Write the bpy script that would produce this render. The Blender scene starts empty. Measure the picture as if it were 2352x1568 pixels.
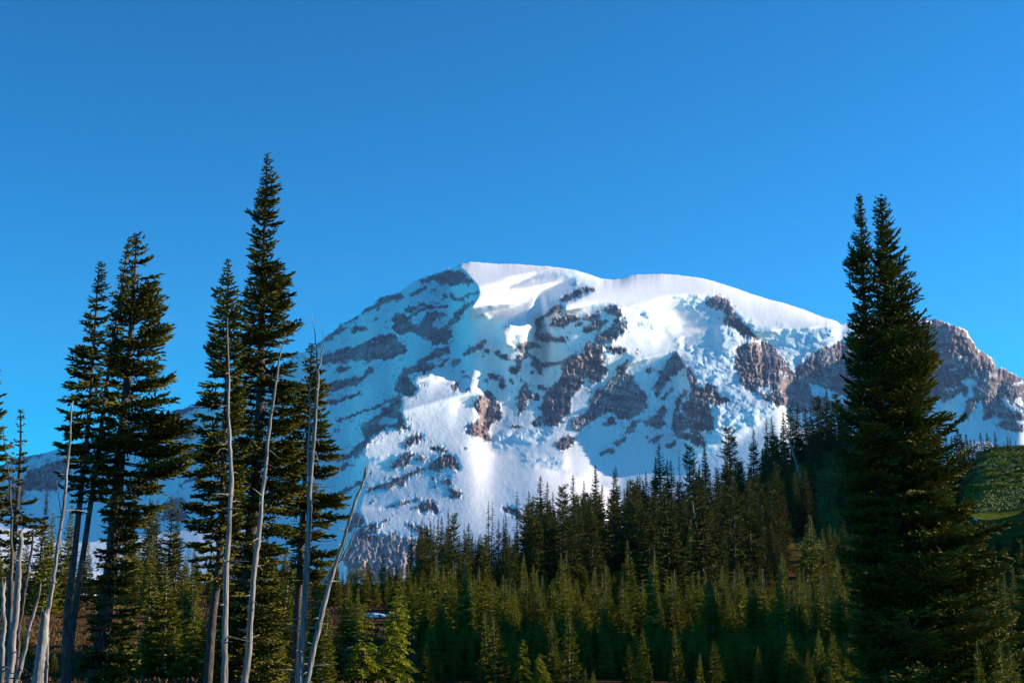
import bpy, math, random
import numpy as np

# ------------------------------------------------------------------ camera, light, sky, exposure
SC = bpy.context.scene
COL = SC.collection
W0, H0, TILT = 2352.0, 1568.0, math.radians(11.0)
FPX = W0 * 50.0 / 36.0
CX, CY = W0 / 2, H0 / 2
cam_data = bpy.data.cameras.new("camera")
cam_data.lens = 50.0
cam_data.sensor_width = 36.0
cam_data.clip_start = 0.5
cam_data.clip_end = 60000.0
cam = bpy.data.objects.new("camera", cam_data)
COL.objects.link(cam)
cam.location = (0, 0, 0)
cam.rotation_euler = (math.radians(90) + TILT, 0, 0)
SC.camera = cam

SUN_AZ, SUN_EL = math.radians(79.0), math.radians(18.0)   # azimuth clockwise from the view axis (+Y)
SUN_DIR = np.array([math.sin(SUN_AZ) * math.cos(SUN_EL), math.cos(SUN_AZ) * math.cos(SUN_EL), math.sin(SUN_EL)])
sun_data = bpy.data.lights.new("sun", 'SUN')
sun_data.energy = 4.6
sun_data.angle = math.radians(0.53)
sun_data.color = (1.0, 0.855, 0.68)
sun = bpy.data.objects.new("sun", sun_data)
COL.objects.link(sun)
from mathutils import Vector
sun.rotation_euler = Vector(SUN_DIR).to_track_quat('Z', 'Y').to_euler()

world = bpy.data.worlds.new("World")
SC.world = world
world.use_nodes = True
wn = world.node_tree
bg = wn.nodes['Background']
sky = wn.nodes.new('ShaderNodeTexSky')
sky.sky_type = 'NISHITA'
sky.sun_disc = False
sky.sun_elevation = SUN_EL
sky.sun_rotation = SUN_AZ
sky.altitude = 1500
sky.air_density = 1.0
sky.dust_density = 0.0
sky.ozone_density = 3.0
grade = wn.nodes.new('ShaderNodeMix')
grade.data_type = 'RGBA'
grade.blend_type = 'MULTIPLY'
grade.inputs[0].default_value = 1.0
tint = wn.nodes.new('ShaderNodeMix')
tint.data_type = 'RGBA'; tint.blend_type = 'MULTIPLY'
tint.inputs[0].default_value = 1.0
tint.inputs[7].default_value = (0.30, 0.80, 1.0, 1)
deep = wn.nodes.new('ShaderNodeGamma')
deep.inputs['Gamma'].default_value = 1.35
grade.inputs[7].default_value = (0.04, 0.86, 0.775, 1)
wn.links.new(sky.outputs['Color'], tint.inputs[6])
wn.links.new(tint.outputs[2], deep.inputs['Color'])
wn.links.new(deep.outputs['Color'], grade.inputs[6])
wn.links.new(grade.outputs[2], bg.inputs['Color'])
bg.inputs['Strength'].default_value = 0.08
SC.view_settings.view_transform = 'Standard'
SC.view_settings.look = 'None'
SC.view_settings.exposure = 1.0
SC.view_settings.gamma = 1.0
SC.cycles.max_bounces = 6
SC.cycles.diffuse_bounces = 4
SC.cycles.transmission_bounces = 3
SC.cycles.volume_bounces = 0

# ------------------------------------------------------------------ helpers
def ray(u, v):
    u = np.asarray(u, float); v = np.asarray(v, float)
    a = (u - CX) / FPX; b = (CY - v) / FPX
    c, s = math.cos(TILT), math.sin(TILT)
    return np.stack([a, c - b * s, s + b * c], -1)

def pt(u, v, D):
    """Point seen at photo coordinates (u, v) (2352 wide) at horizontal distance D."""
    d = ray(u, v)
    k = np.asarray(D, float) / np.hypot(d[..., 0], d[..., 1])
    return d * k[..., None]

def uv_of(p):
    c, s = math.cos(TILT), math.sin(TILT)
    f = p[1] * c + p[2] * s
    return CX + FPX * p[0] / f, CY - FPX * (p[2] * c - p[1] * s) / f

def mesh_np(name, V, quads=None, tris=None, mat=None, smooth=True, attrs=None, midx=None):
    me = bpy.data.meshes.new(name)
    V = np.ascontiguousarray(V, np.float32).reshape(-1, 3)
    nq = 0 if quads is None else len(quads)
    nt = 0 if tris is None else len(tris)
    me.vertices.add(len(V))
    me.vertices.foreach_set("co", V.ravel())
    idx = []
    if nq: idx.append(np.asarray(quads, np.int32).ravel())
    if nt: idx.append(np.asarray(tris, np.int32).ravel())
    idx = np.concatenate(idx)
    me.loops.add(len(idx))
    me.loops.foreach_set("vertex_index", idx)
    me.polygons.add(nq + nt)
    tot = np.concatenate([np.full(nq, 4, np.int32), np.full(nt, 3, np.int32)])
    st = np.concatenate([[0], np.cumsum(tot)[:-1]]).astype(np.int32)
    me.polygons.foreach_set("loop_start", st)
    me.polygons.foreach_set("loop_total", tot)
    me.polygons.foreach_set("use_smooth", np.full(nq + nt, bool(smooth)))
    me.update(calc_edges=True)
    for k, a in (attrs or {}).items():
        at = me.attributes.new(k, 'FLOAT', 'POINT')
        at.data.foreach_set("value", np.ascontiguousarray(a, np.float32).ravel())
    for m_ in (mat if isinstance(mat, (list, tuple)) else [mat]):
        if m_: me.materials.append(m_)
    if midx is not None: me.polygons.foreach_set("material_index", np.ascontiguousarray(midx, np.int32))
    return me

def link(name, me, parent=None):
    o = bpy.data.objects.new(name, me)
    COL.objects.link(o)
    if parent: o.parent = parent
    return o

def tag(o, label=None, cat=None, group=None, kind=None):
    if label: o["label"] = label
    if cat: o["category"] = cat
    if group: o["group"] = group
    if kind: o["kind"] = kind
    return o

class NT:
    """tiny wrapper to write node trees"""
    def __init__(s, name):
        s.m = bpy.data.materials.new(name); s.m.use_nodes = True
        s.t = s.m.node_tree; s.p = s.t.nodes['Principled BSDF']
        s.p.inputs['Specular IOR Level'].default_value = 0.2
        s.p.inputs['Roughness'].default_value = 0.85
    def n(s, kind, **kw):
        n = s.t.nodes.new('ShaderNode' + kind)
        for k, v in kw.items():
            if k in n.inputs.keys(): n.inputs[k].default_value = v
            else: setattr(n, k, v)
        return n
    def l(s, a, b): s.t.links.new(a, b)
    def attr(s, name): return s.n('Attribute', attribute_name=name).outputs['Fac']
    def pos(s, scale=(1, 1, 1), obj=True):
        tc = s.n('TexCoord'); mp = s.n('Mapping'); mp.inputs['Scale'].default_value = scale
        s.l(tc.outputs['Object'], mp.inputs['Vector']); return mp.outputs['Vector']
    def noise(s, vec, scale, detail=5, rough=.6):
        n = s.n('TexNoise'); n.inputs['Scale'].default_value = scale
        n.inputs['Detail'].default_value = detail; n.inputs['Roughness'].default_value = rough
        s.l(vec, n.inputs['Vector']); return n.outputs['Fac']
    def ramp(s, fac, stops):
        r = s.n('ValToRGB'); e = r.color_ramp.elements
        while len(e) < len(stops): e.new(0.5)
        for k, (p, c) in enumerate(stops):
            e[k].position = p; e[k].color = (*c, 1) if len(c) == 3 else c
        s.l(fac, r.inputs['Fac']); return r.outputs['Color']
    def mix(s, fac, a, b, mode='MIX'):
        m = s.n('Mix', data_type='RGBA', blend_type=mode)
        for sock, x in (('Factor', fac), ('A', a), ('B', b)):
            i = m.inputs[sock] if sock != 'Factor' else m.inputs[0]
            if sock == 'A': i = m.inputs[6]
            if sock == 'B': i = m.inputs[7]
            if isinstance(x, (int, float)): i.default_value = x
            elif isinstance(x, tuple): i.default_value = (*x, 1)
            else: s.l(x, i)
        return m.outputs[2]
    def math(s, op, a, b=0.0, clamp=False):
        m = s.n('Math', operation=op, use_clamp=clamp)
        for k, x in enumerate((a, b)):
            if isinstance(x, (int, float)): m.inputs[k].default_value = x
            else: s.l(x, m.inputs[k])
        return m.outputs[0]
    def bump(s, h, strength=.5, dist=1.0):
        b = s.n('Bump'); b.inputs['Strength'].default_value = strength; b.inputs['Distance'].default_value = dist
        s.l(h, b.inputs['Height']); s.l(b.outputs[0], s.p.inputs['Normal'])
    def color(s, c):
        if isinstance(c, tuple): s.p.inputs['Base Color'].default_value = (*c, 1)
        else: s.l(c, s.p.inputs['Base Color'])

def fnoise(shape, beta, seed, stretch=(1, 1), lo=0.0, hi=1e9):
    """fractal noise by spectral filtering; lo/hi in cycles over 1000 cells; unit standard deviation"""
    r = np.random.default_rng(seed)
    n0, n1 = shape
    f = np.fft.rfft2(r.standard_normal((n0, n1)))
    ky = np.fft.fftfreq(n0)[:, None] * 1000 * stretch[1]
    kx = np.fft.rfftfreq(n1)[None, :] * 1000 * stretch[0]
    k = np.hypot(ky, kx); k[0, 0] = 1e9
    a = np.where((k > lo) & (k < hi), k ** (-beta / 2.0), 0)
    x = np.fft.irfft2(f * a, s=shape)
    return x / (x.std() + 1e-12)

def blur(a, s):
    if s <= 0: return a
    n0, n1 = a.shape; p = int(4 * s) + 2
    b = np.pad(a, p, mode='edge')
    ky = np.fft.fftfreq(b.shape[0])[:, None]; kx = np.fft.rfftfreq(b.shape[1])[None, :]
    g = np.exp(-2 * (math.pi * s) ** 2 * (ky ** 2 + kx ** 2))
    return np.fft.irfft2(np.fft.rfft2(b) * g, s=b.shape)[p:p + n0, p:p + n1]

# ------------------------------------------------------------------ the mountain
# outlines are read off the photograph in several enlarged views; each view has its own offset and scale
VIEWS = {'O': (0, 0, 1), 'A': (676.2, 558.6, .3), 'B': (1293.6, 558.6, .3), 'C': (705.6, 970.2, .3),
         'D': (0, 999.6, .25), 'E': (352.8, 882, .2), 'F': (1764, 646.8, .25)}
def poly(tagc, s):
    ou, ov, k = VIEWS[tagc]
    a = np.array([float(x) for x in s.replace(' ', ',').split(',')]).reshape(-1, 2)
    return a * k + [ou, ov]

SKYL = np.concatenate([
    poly('O', '-600,1290 -240,1165 -100,1105 0,1070 39,1050 103,1040 131,1031 200,1012 290,990 353,971 391,944 423,938 461,925 560,878 640,838'),
    poly('A', '0,870 30,840 75,835 110,795 180,770 240,710 330,650 340,625 420,590 500,550 530,510 560,490 600,475 620,440 660,410 750,390 800,380 830,350 880,320 900,300 1000,255 1130,215 1230,180 1280,155 1350,143 1420,147 1550,157 1700,160 1850,172 1950,178 2050,190 2150,205 2250,235 2340,268'),
    poly('B', '310,273 380,277 450,268 500,248 560,240 650,238 750,233 850,240 950,252 1050,265 1150,290 1250,322 1350,355 1430,385 1500,405 1580,432 1680,455 1750,478 1850,510 1920,540 2000,570 2060,585 2100,600 2115,617'),
    poly('F', '690,385 800,380 1000,350 1280,320 1400,335 1550,348 1720,405 1835,450 1841,490 1870,530 1899,560 1905,600 1975,650 2075,720 2100,790 2112,810 2140,780 2170,800 2250,840 2300,870 2351,890'),
    poly('O', '2450,925 2600,990 3000,1120')])

ROCK = '''A 880,320 1000,265 1140,215 1250,210 1320,235 1335,270 1380,310 1340,318 1280,300 1200,318 1190,290 1120,310 1060,280 1000,300 940,300 890,325
A 870,395 930,350 1010,320 1000,350 950,375 890,405
A 1035,350 1085,312 1080,335 1050,358
A 1105,320 1160,292 1170,300 1115,325
A 1190,365 1220,375 1240,405 1300,405 1420,378 1430,392 1340,412 1280,440 1240,440 1200,410
A 1125,390 1150,375 1180,400 1150,412
A 600,480 620,440 660,410 750,390 800,380 835,405 800,430 760,425 700,450 650,470 600,500 560,520 520,540 530,510 560,488
A 530,508 600,488 590,520 540,530 500,555 505,580 440,605 380,625 345,640 338,622 420,585 500,548
A 340,650 420,650 380,680 320,700 280,730 220,755 175,800 175,768 240,708 300,672
A 430,690 470,635 490,655 560,650 568,665 490,685
A 590,590 610,570 640,562 620,590
A 825,495 870,470 1020,450 1000,465 920,490 880,510 835,510
A 850,545 900,520 1000,495 1130,478 1185,475 1180,490 1120,498 1060,520 1010,515 930,530 860,560
A 730,560 770,530 810,515 860,555 900,600 950,620 1000,600 1030,570 1060,540 1110,530 1170,545 1160,575 1060,600 1040,640 1100,670 1160,640 1200,590 1240,540 1290,510 1310,470 1370,450 1380,465 1320,510 1280,560 1270,600 1200,640 1180,680 1220,690 1170,735 1160,765 1100,780 1060,795 1040,750 990,720 930,705 840,690 770,690 740,650 760,620 740,590
A 770,690 700,700 620,730 500,780 400,810 300,830 210,850 200,920 300,920 420,890 560,895 640,880 700,890 840,865 870,830 830,790 780,720
A 1190,790 1130,800 1050,830 1000,870 940,900 880,950 830,960 840,1000 900,990 960,1000 1060,970 1080,930 1010,940 1000,920 1080,860 1150,850 1190,830
A 315,965 360,935 450,930 460,940 400,970 340,985
A 240,1090 300,1060 440,1035 490,1020 560,940 610,970 600,1000 530,1020 520,1060 470,1100 420,1085 350,1115 280,1140 230,1160
A 240,1215 300,1190 400,1165 490,1135 500,1150 460,1175 400,1195 340,1225 290,1245 250,1245
A 300,1352 450,1312 600,1242 740,1175 750,1188 620,1258 480,1325 330,1364
A 750,1130 760,1080 800,1010 830,985 870,1000 900,1060 960,1100 970,1115 930,1130 940,1160 880,1165 810,1150 830,1120 790,1140
A 520,1420 560,1390 600,1330 650,1280 720,1230 770,1180 800,1160 820,1185 800,1260 810,1300 840,1340 850,1420 800,1430 770,1410 700,1420 640,1450 590,1490 550,1500 525,1470
A 460,1560 520,1510 560,1495 590,1510 520,1550 480,1590
A 820,1560 850,1515 910,1475 970,1475 940,1510 880,1555
A 1080,940 1150,890 1190,870 1180,900 1120,945
A 1205,935 1240,890 1280,870 1275,890 1235,930 1215,945
A 1430,835 1470,800 1495,795 1490,815 1450,845
A 1300,835 1330,800 1400,755 1470,738 1475,755 1440,790 1390,800 1350,835 1320,850
A 1510,835 1550,810 1590,830 1590,850 1630,840 1645,870 1640,895 1590,890 1570,860 1530,848
A 2030,470 2080,410 2150,365 2240,335 2300,340 2290,360 2200,390 2150,420 2080,445
A 1925,560 1930,530 1980,490 2030,480 2025,520 1990,550 1930,575 1890,610 1870,640 1900,650 1880,690 1960,690 2000,720 2100,725 2090,745 2030,765 1980,755 1900,760 1840,745 1840,700 1850,640 1840,600 1880,575
A 1940,640 1980,590 2040,560 2120,555 2200,570 2260,545 2330,540 2340,560 2270,600 2220,580 2150,600 2100,600 2050,640 1990,650
A 2140,645 2190,603 2200,625 2160,650
A 2185,690 2240,630 2300,600 2352,595 2352,660 2290,665 2220,690
A 1670,810 1720,770 1800,755 1860,780 1890,810 1830,800 1780,810 1700,820
A 1690,950 1700,880 1750,830 1780,800 1785,840 1760,900 1740,960 1700,1010 1655,990 1660,950
A 1780,830 1830,860 1880,890 1870,920 1830,890 1790,860
A 1800,905 1870,910 1900,960 1895,1000 1860,960 1820,925
A 1885,910 1990,905 2060,895 2100,870 2160,820 2150,860 2080,910 2000,940 1900,940
A 2352,720 2300,720 2270,750 2230,770 2220,820 2180,860 2130,890 2100,940 2060,1000 2030,1040 1990,1080 1930,1130 1900,1180 1890,1250 1890,1340 1920,1380 1990,1390 2060,1330 2100,1260 2150,1190 2200,1130 2220,1060 2352,1040
A 1715,1180 1720,1130 1770,1060 1810,1100 1840,1190 1790,1210 1770,1270 1720,1320 1700,1290 1710,1250
A 1870,1090 1910,1070 1940,1100 1920,1130 1880,1120
A 1845,1150 1890,1150 1880,1220 1850,1210
A 1555,1100 1570,1040 1600,1020 1630,1100 1600,1135
A 1485,1020 1520,1000 1560,1010 1555,1060 1500,1050
A 1650,1060 1675,1020 1680,1050 1665,1085
A 1720,1050 1745,1020 1735,1090
A 1445,1035 1480,1060 1475,1080
A 1790,985 1830,975 1840,1005 1810,1005
A 1370,1230 1385,1200 1420,1160 1450,1170 1470,1115 1520,1160 1560,1190 1590,1280 1590,1340 1500,1380 1490,1400 1480,1450 1490,1520 1440,1500 1370,1470 1310,1450 1340,1400 1330,1380 1370,1390 1410,1340 1385,1290
A 1260,970 1300,965 1305,990 1270,990
A 1250,1020 1290,1010 1370,1040 1385,1060 1320,1035 1260,1035
A 1205,1095 1240,1065 1275,1070 1260,1100 1240,1120
A 1305,1130 1320,1110 1350,1120 1330,1145
A 1655,1410 1690,1390 1730,1385 1730,1410
A 1800,1390 1850,1330 1880,1300 1890,1390 1850,1400
A 2000,1560 2010,1530 2080,1480 2150,1490 2150,1520 2100,1568 2030,1580
B 250,520 320,490 380,470 430,500 455,540 430,550 340,550 315,545 330,520
B 0,560 60,555 140,570 210,545 280,540 270,580 210,600 180,580 130,590 50,620 0,630
B 130,690 180,640 250,600 335,580 320,620 260,650 200,680
B 80,645 130,605 150,620 100,650
B 400,560 430,560 470,640 450,690 400,730 370,760 300,750 260,720 240,720 270,700 310,680 340,650 380,600
B 455,545 470,550 490,600 475,605
B 130,850 170,790 210,760 290,760 300,800 290,840 240,860 270,910 310,930 325,990 320,1020 280,1060 170,1060 160,1010 130,1100 60,1190 20,1300 0,1330 0,900 60,870
B 300,770 380,800 440,790 500,820 490,840 420,840 350,820 310,800
B 560,820 590,815 590,828 565,828
B 540,865 600,845 610,855 560,875
B 640,970 680,960 700,985 690,1010 650,1005
B 410,990 430,940 490,895 500,910 470,940 490,970 470,990 520,1010 560,1070 600,1100 640,1140 650,1190 620,1220 640,1250 560,1320 500,1350 430,1340 410,1310 370,1290 300,1290 250,1340 180,1380 120,1440 60,1430 50,1400 90,1330 170,1270 200,1200 240,1120 320,1070 380,1020
B 310,1390 360,1305 410,1370 360,1395
B 425,1400 455,1380 450,1405
B 480,1450 560,1350 600,1330 610,1350 560,1400 540,1440 490,1475
B 700,1130 720,1050 760,990 800,920 820,880 850,840 880,860 890,900 940,960 900,980 840,1010 800,1060 770,1100 740,1160 720,1200
B 715,1000 760,975 760,1000 720,1015
B 755,930 790,920 770,945
B 940,1000 960,960 990,980 1000,1020 1030,1080 1060,1090 1080,1150 1090,1200 1110,1250 1120,1310 1140,1350 1130,1440 1060,1450 1000,1440 960,1420 900,1450 840,1450 820,1400 840,1330 900,1290 920,1230 960,1190 980,1140 990,1090 960,1050
B 620,1390 610,1360 680,1320 740,1260 780,1240 760,1320 790,1370 760,1400 700,1415
B 740,1200 790,1130 850,1090 850,1110 800,1160 760,1205
B 850,1230 900,1170 930,1110 980,1100 940,1160 910,1230 860,1310 830,1330 840,1270
B 1060,1090 1110,1060 1160,1090 1200,1180 1290,1210 1240,1240 1180,1260 1120,1220 1080,1170
B 1095,455 1140,415 1200,405 1250,420 1275,450 1290,490 1310,520 1320,560 1370,590 1410,640 1440,690 1500,730 1500,750 1420,720 1340,670 1310,650 1240,630 1220,590 1240,540 1190,520 1140,490 1100,470
B 1310,820 1360,790 1420,760 1480,770 1510,800 1510,850 1540,880 1570,940 1610,1000 1640,1060 1660,1110 1690,1200 1690,1240 1640,1250 1560,1200 1500,1160 1440,1120 1400,1090 1360,1060 1350,1000 1320,930 1320,880
B 1510,760 1560,780 1610,830 1680,880 1720,950 1770,990 1790,940 1860,940 1930,920 1950,890 1940,840 1980,810 2070,800 2100,770 2250,780 2300,850 2350,900 2352,1330 2150,1300 1950,1290 1800,1290 1690,1250 1660,1110 1610,1000 1570,940 1530,870
B 830,1460 900,1450 980,1450 1060,1460 1080,1500 1060,1568 1000,1560 960,1500 850,1490
B 780,1550 830,1500 850,1530 800,1568
B 380,1560 430,1510 500,1485 490,1510 440,1550
B 640,1520 700,1480 790,1430 750,1490 690,1540
B 620,1490 660,1460 640,1500
C 240,290 300,240 360,190 410,140 490,140 430,170 460,195 400,220 380,250 310,290 250,310
C 720,190 740,150 810,105 870,100 850,130 790,175 740,190
C 235,375 270,340 350,325 310,350 250,385
C 630,360 650,310 700,260 760,245 795,250 795,300 760,330 700,350
C 800,310 850,265 880,255 915,270 910,285 850,300
C 930,205 990,185 1060,180 1075,215 1040,215 990,205
C 910,350 980,300 1020,270 1040,235 1080,225 1120,260 1140,300 1165,360 1130,365 1080,335 1040,350 1010,370 960,360
C 260,520 340,470 420,430 410,460 340,510
C 430,530 480,490 560,470 660,430 750,400 860,360 910,355 910,380 830,400 760,440 755,480 720,495 690,460 670,500 610,510 600,490 540,500 440,530
C 1020,450 1060,425 1090,430 1090,460 1050,465
C 945,430 990,430 960,442
C 950,495 980,480 1005,500 980,510
C 1085,490 1110,490 1190,540 1170,570 1100,570 1100,530
C 465,415 500,385 525,375 510,395 480,420
C 390,622 500,600 530,588 535,602 460,618
C 600,657 690,620 780,590 860,570 910,565 850,582 750,618 640,657
C 810,645 840,615 890,600 930,585 960,610 990,640 1005,685 980,680 940,640 920,650 880,675 840,660
C 1505,640 1530,640 1590,670 1650,700 1660,720 1620,730 1580,700 1530,680
C 340,880 380,830 430,800 520,770 530,830 590,838 500,852 420,870 380,890
C 550,765 620,745 640,755 580,770
C 710,770 800,785 930,800 920,900 870,860 830,830 740,790
C 340,960 390,880 450,862 500,870 600,862 700,870 770,885 860,900 940,900 860,1000 800,1100 700,1200 500,1200 440,1200 340,1200 300,1050
C 310,720 370,680 410,710 435,770 400,790 360,800 330,840 300,830 320,760
C 2230,250 2300,210 2352,195 2352,240 2270,258
C 1175,180 1230,185 1270,210 1240,205
C 1280,155 1300,150 1305,175
D 0,270 90,230 230,195 330,175 410,165 400,185 300,200 220,235 120,250 40,300 0,310
D 430,215 480,205 470,230 440,235
D 355,205 390,190 385,210
D 210,430 230,360 290,300 400,280 520,250 600,230 640,220 640,330 600,420 560,480 460,500 330,510 240,530 200,600 170,700 60,700 30,640 80,520 150,450
E 200,320 280,285 390,275 500,230 560,212 560,250 420,320 300,350 230,340
E 60,510 200,440 300,420 420,440 520,470 560,490 500,530 440,550 480,600 400,620 330,570 200,540 100,540
E 270,680 330,720 420,720 460,760 480,850 460,900 380,910 280,870 260,800 300,740
E 500,550 550,545 555,575 510,585
E 50,1030 120,990 200,1010 210,1040 120,1060
E 300,1160 380,1110 480,1060 560,1000 600,1010 560,1060 450,1110 350,1170
E 100,1400 150,1330 280,1310 380,1340 350,1450 400,1560 60,1560 120,1450
E 2040,570 2090,530 2130,520 2120,540 2070,565
E 2275,540 2310,505 2335,505 2320,525
E 2110,900 2190,840 2290,740 2352,690 2352,830 2250,860 2150,910
E 2110,1010 2130,970 2210,940 2290,930 2220,970 2150,1000 2120,1025
E 2140,1230 2230,1190 2352,1120 2352,1160 2250,1200 2180,1240
F 440,650 480,610 630,570 700,560 830,580 1250,330 1290,322 1400,336 1560,350 1720,405 1840,448 1850,500 1905,560 1910,600 1980,650 2080,720 2105,790 2150,780 2250,840 2400,890 2600,1000 2600,1390 2260,1380 2100,1330 2170,1260 2080,1210 2000,1290 1960,1280 2000,1200 1880,1130 1830,1250 1750,1260 1840,1130 1720,1140 1730,1080 1800,1060 1760,1010 1680,1080 1600,1110 1560,1060 1300,1200 900,1100 700,1000 560,960 400,940 260,1000 250,900 240,800
F 680,389 800,381 810,392 690,394'''
HOLES = '''A 650,1390 670,1345 760,1330 790,1350 770,1400 700,1400
B 1480,1110 1540,1090 1610,1100 1620,1140 1580,1165 1520,1140
F 1345,380 1400,360 1490,365 1520,385 1480,395
F 1560,350 1640,377 1720,404 1700,408 1600,376
F 1650,815 1710,790 1750,770 1760,790 1690,825
F 1730,900 1840,885 1930,930 1890,960 1870,1000 1900,1040 1830,1100 1780,1180 1640,1240 1620,1130 1700,1070 1740,1020 1810,1060 1830,990 1790,940
F 1510,770 1580,800 1640,790 1630,810 1560,810
F 2140,1065 2190,1070 2260,1120 2352,1150 2352,1210 2260,1180 2180,1130
F 2240,935 2351,920 2351,935 2310,960 2240,960
F 1850,850 1900,850 1960,850 1900,870 1860,875
F 2290,1270 2351,1265 2351,1340 2300,1300
F 2250,1090 2310,1060 2352,1090 2352,1140 2270,1110
F 2000,910 2090,855 2095,862 2010,915
F 1880,1120 1940,1090 1975,1160 1950,1180
F 1470,600 1490,585 1500,640 1480,640
B 1880,1070 1960,1080 2080,1130 2200,1210 2150,1240 2020,1200 1900,1160
B 160,1010 180,1040 150,1150 80,1270 30,1330 20,1300 60,1190 130,1100'''
ICE = '''B 1510,720 1600,690 1680,670 1900,660 2250,640 2250,760 2100,770 2070,800 1980,810 1940,840 1930,920 1860,945 1780,980 1720,950 1680,880 1610,830 1540,770
B 480,480 600,470 720,520 800,600 850,780 900,830 1000,850 1150,880 1240,930 1320,900 1290,820 1340,760 1400,720 1300,640 1180,630 1200,760 1100,760 900,720 700,650 520,560
B 900,830 960,900 1010,1010 1050,1080 1110,1050 1200,1100 1290,1210 1450,1190 1420,1100 1360,1050 1330,930 1240,930 1100,870
B 930,440 1000,400 1090,410 1100,470 1190,520 1230,560 1180,600 1050,560 950,520
B 1140,1230 1300,1220 1450,1200 1640,1260 1560,1320 1450,1400 1250,1500 1120,1480 1150,1380
B 1330,540 1500,600 1660,650 1600,690 1480,690 1420,620
A 1175,745 1250,770 1330,780 1400,700 1560,690 1600,740 1700,745 1835,720 1840,630 1850,720 1800,760 1640,800 1480,740 1330,830 1200,860
A 1360,520 1430,505 1530,525 1450,560 1380,560
A 1950,185 2150,215 2250,245 2330,330 2220,330 2160,300 2060,260
C 1600,270 1760,255 1900,270 1995,300 1960,335 1800,345 1650,320
A 1500,1440 1700,1420 1900,1420 2050,1400 1950,1500 1700,1568 1560,1568'''
LIT = '''A 1230,185 1280,150 1350,140 1700,150 1950,165 2150,190 2360,260 2352,335 2290,335 2240,330 2200,300 2160,320 2150,260 2060,240 1930,208 1800,240 1640,275 1640,310 1850,290 2060,280 2050,300 1900,330 1700,345 1690,360 1890,352 1740,395 1790,432 1700,460 1500,490 1330,510 1380,460 1430,400 1420,370 1390,320 1335,260 1300,215
A 1568,662 1640,628 1720,640 1800,610 1832,645 1800,662 1760,700 1690,705 1640,742 1615,735 1590,700
B 0,195 180,225 310,263 450,258 560,230 750,223 1050,255 1250,312 1430,375 1680,445 1920,530 2100,590 2120,617 2050,625 1900,640 1670,665 1600,690 1500,690 1450,690 1400,620 1340,540 1280,470 1250,420 1200,405 1140,415 1090,400 960,390 800,410 780,450 720,490 740,520 860,545 900,590 940,610 860,640 1120,680 960,700 900,730 920,790 980,840 1150,880 1250,930 1330,900 1280,820 1330,760 1400,720 1460,730 1500,760 1520,800 1510,850 1540,880 1610,1000 1690,1200 1660,1260 1600,1300 1500,1380 1300,1500 1150,1560 1010,1550 1000,1450 1020,1380 1010,1250 1000,1120 965,1050 945,985 930,950 890,880 850,840 700,880 500,940 490,930 560,880 500,850 420,850 330,910 270,900 260,850 300,780 370,760 450,690 480,640 450,560 400,480 330,450 250,460 150,500 0,525 0,460 100,440 230,370 240,340 200,320
B 1180,640 1300,640 1400,720 1330,760 1290,830 1330,900 1250,930 1200,850 1230,760
B 0,960 60,880 130,850 170,790 240,740 300,760 240,860 180,880 140,960 60,1000 0,1000
A 2060,1000 2100,940 2200,880 2300,740 2352,730 2300,860 2150,960 2080,1010
A 1925,560 1980,490 2030,480 2030,520 1990,550 1930,575
A 930,1075 900,1045 1060,1000 1050,1035 1150,1020 1090,1050 1250,1060 1150,1080 1140,1100 1220,1130 1300,1150 1350,1110 1420,1130 1450,1165 1380,1170 1200,1200 1240,1230 1370,1250 1390,1290 1410,1340 1370,1390 1310,1450 1400,1485 1440,1510 1450,1568 1400,1600 700,1600 500,1568 580,1510 640,1460 740,1420 855,1420 840,1340 810,1280 800,1180 830,1170 940,1160 970,1110
C 420,180 560,70 750,50 1240,60 1300,110 1180,160 1080,170 930,200 850,230 680,250 520,265 400,270 390,250 460,200
A 1370,1230 1420,1160 1460,1180 1470,1300 1440,1340 1480,1450 1440,1500 1310,1450 1340,1390 1410,1340
C 1290,120 1320,140 1340,190 1440,250 1560,265 1760,255 1900,270 1995,300 1960,335 1800,345 1700,335 1850,365 2000,400 2100,460 2250,500 2352,540 2352,1000 1500,960 900,900 860,880 830,830 740,800 640,750 520,780 440,770 400,700 380,650 440,640 520,650 640,665 760,610 900,575 980,585 1150,575 1200,545 1130,490 1090,480 1090,420 1160,370 1140,290 1080,225 1060,190 1180,165
C 500,780 640,755 720,780 860,880 770,880 600,855 490,850
C 340,960 390,880 500,870 770,885 940,900 800,1000 700,1200 440,1200 340,1200 300,1020
C 1020,270 1060,230 1110,250 1150,340 1080,330 1040,320
F 1690,470 1760,420 1840,445 1855,510 1905,555 1985,650 2085,720 2110,790 2090,835 2000,820 1880,800 1800,740 1660,680 1640,640 1680,560
F 2140,1065 2190,1070 2352,1150 2352,1210 2260,1180
F 2290,1270 2352,1265 2352,1340 2300,1300'''
LIT_BROWN = '''B 960,960 1000,1020 1060,1090 1110,1250 1140,1350 1130,1440 1000,1440 1000,1250 985,1100
B 1310,820 1420,760 1510,800 1570,940 1660,1110 1690,1240 1560,1200 1400,1090 1320,930
B 1095,455 1200,405 1290,490 1320,560 1440,690 1500,750 1310,650 1220,590
A 1370,1230 1420,1160 1460,1180 1470,1300 1440,1340 1480,1450 1440,1500 1310,1450 1340,1390 1410,1340
C 910,350 980,300 1020,270 1040,235 1080,225 1120,260 1140,300 1165,360 1040,350
F 1640,640 1690,470 1760,420 1840,445 1855,510 2110,790 2000,830 1660,690
A 2060,1000 2130,890 2230,770 2300,720 2352,730 2352,900 2150,980'''

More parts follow.
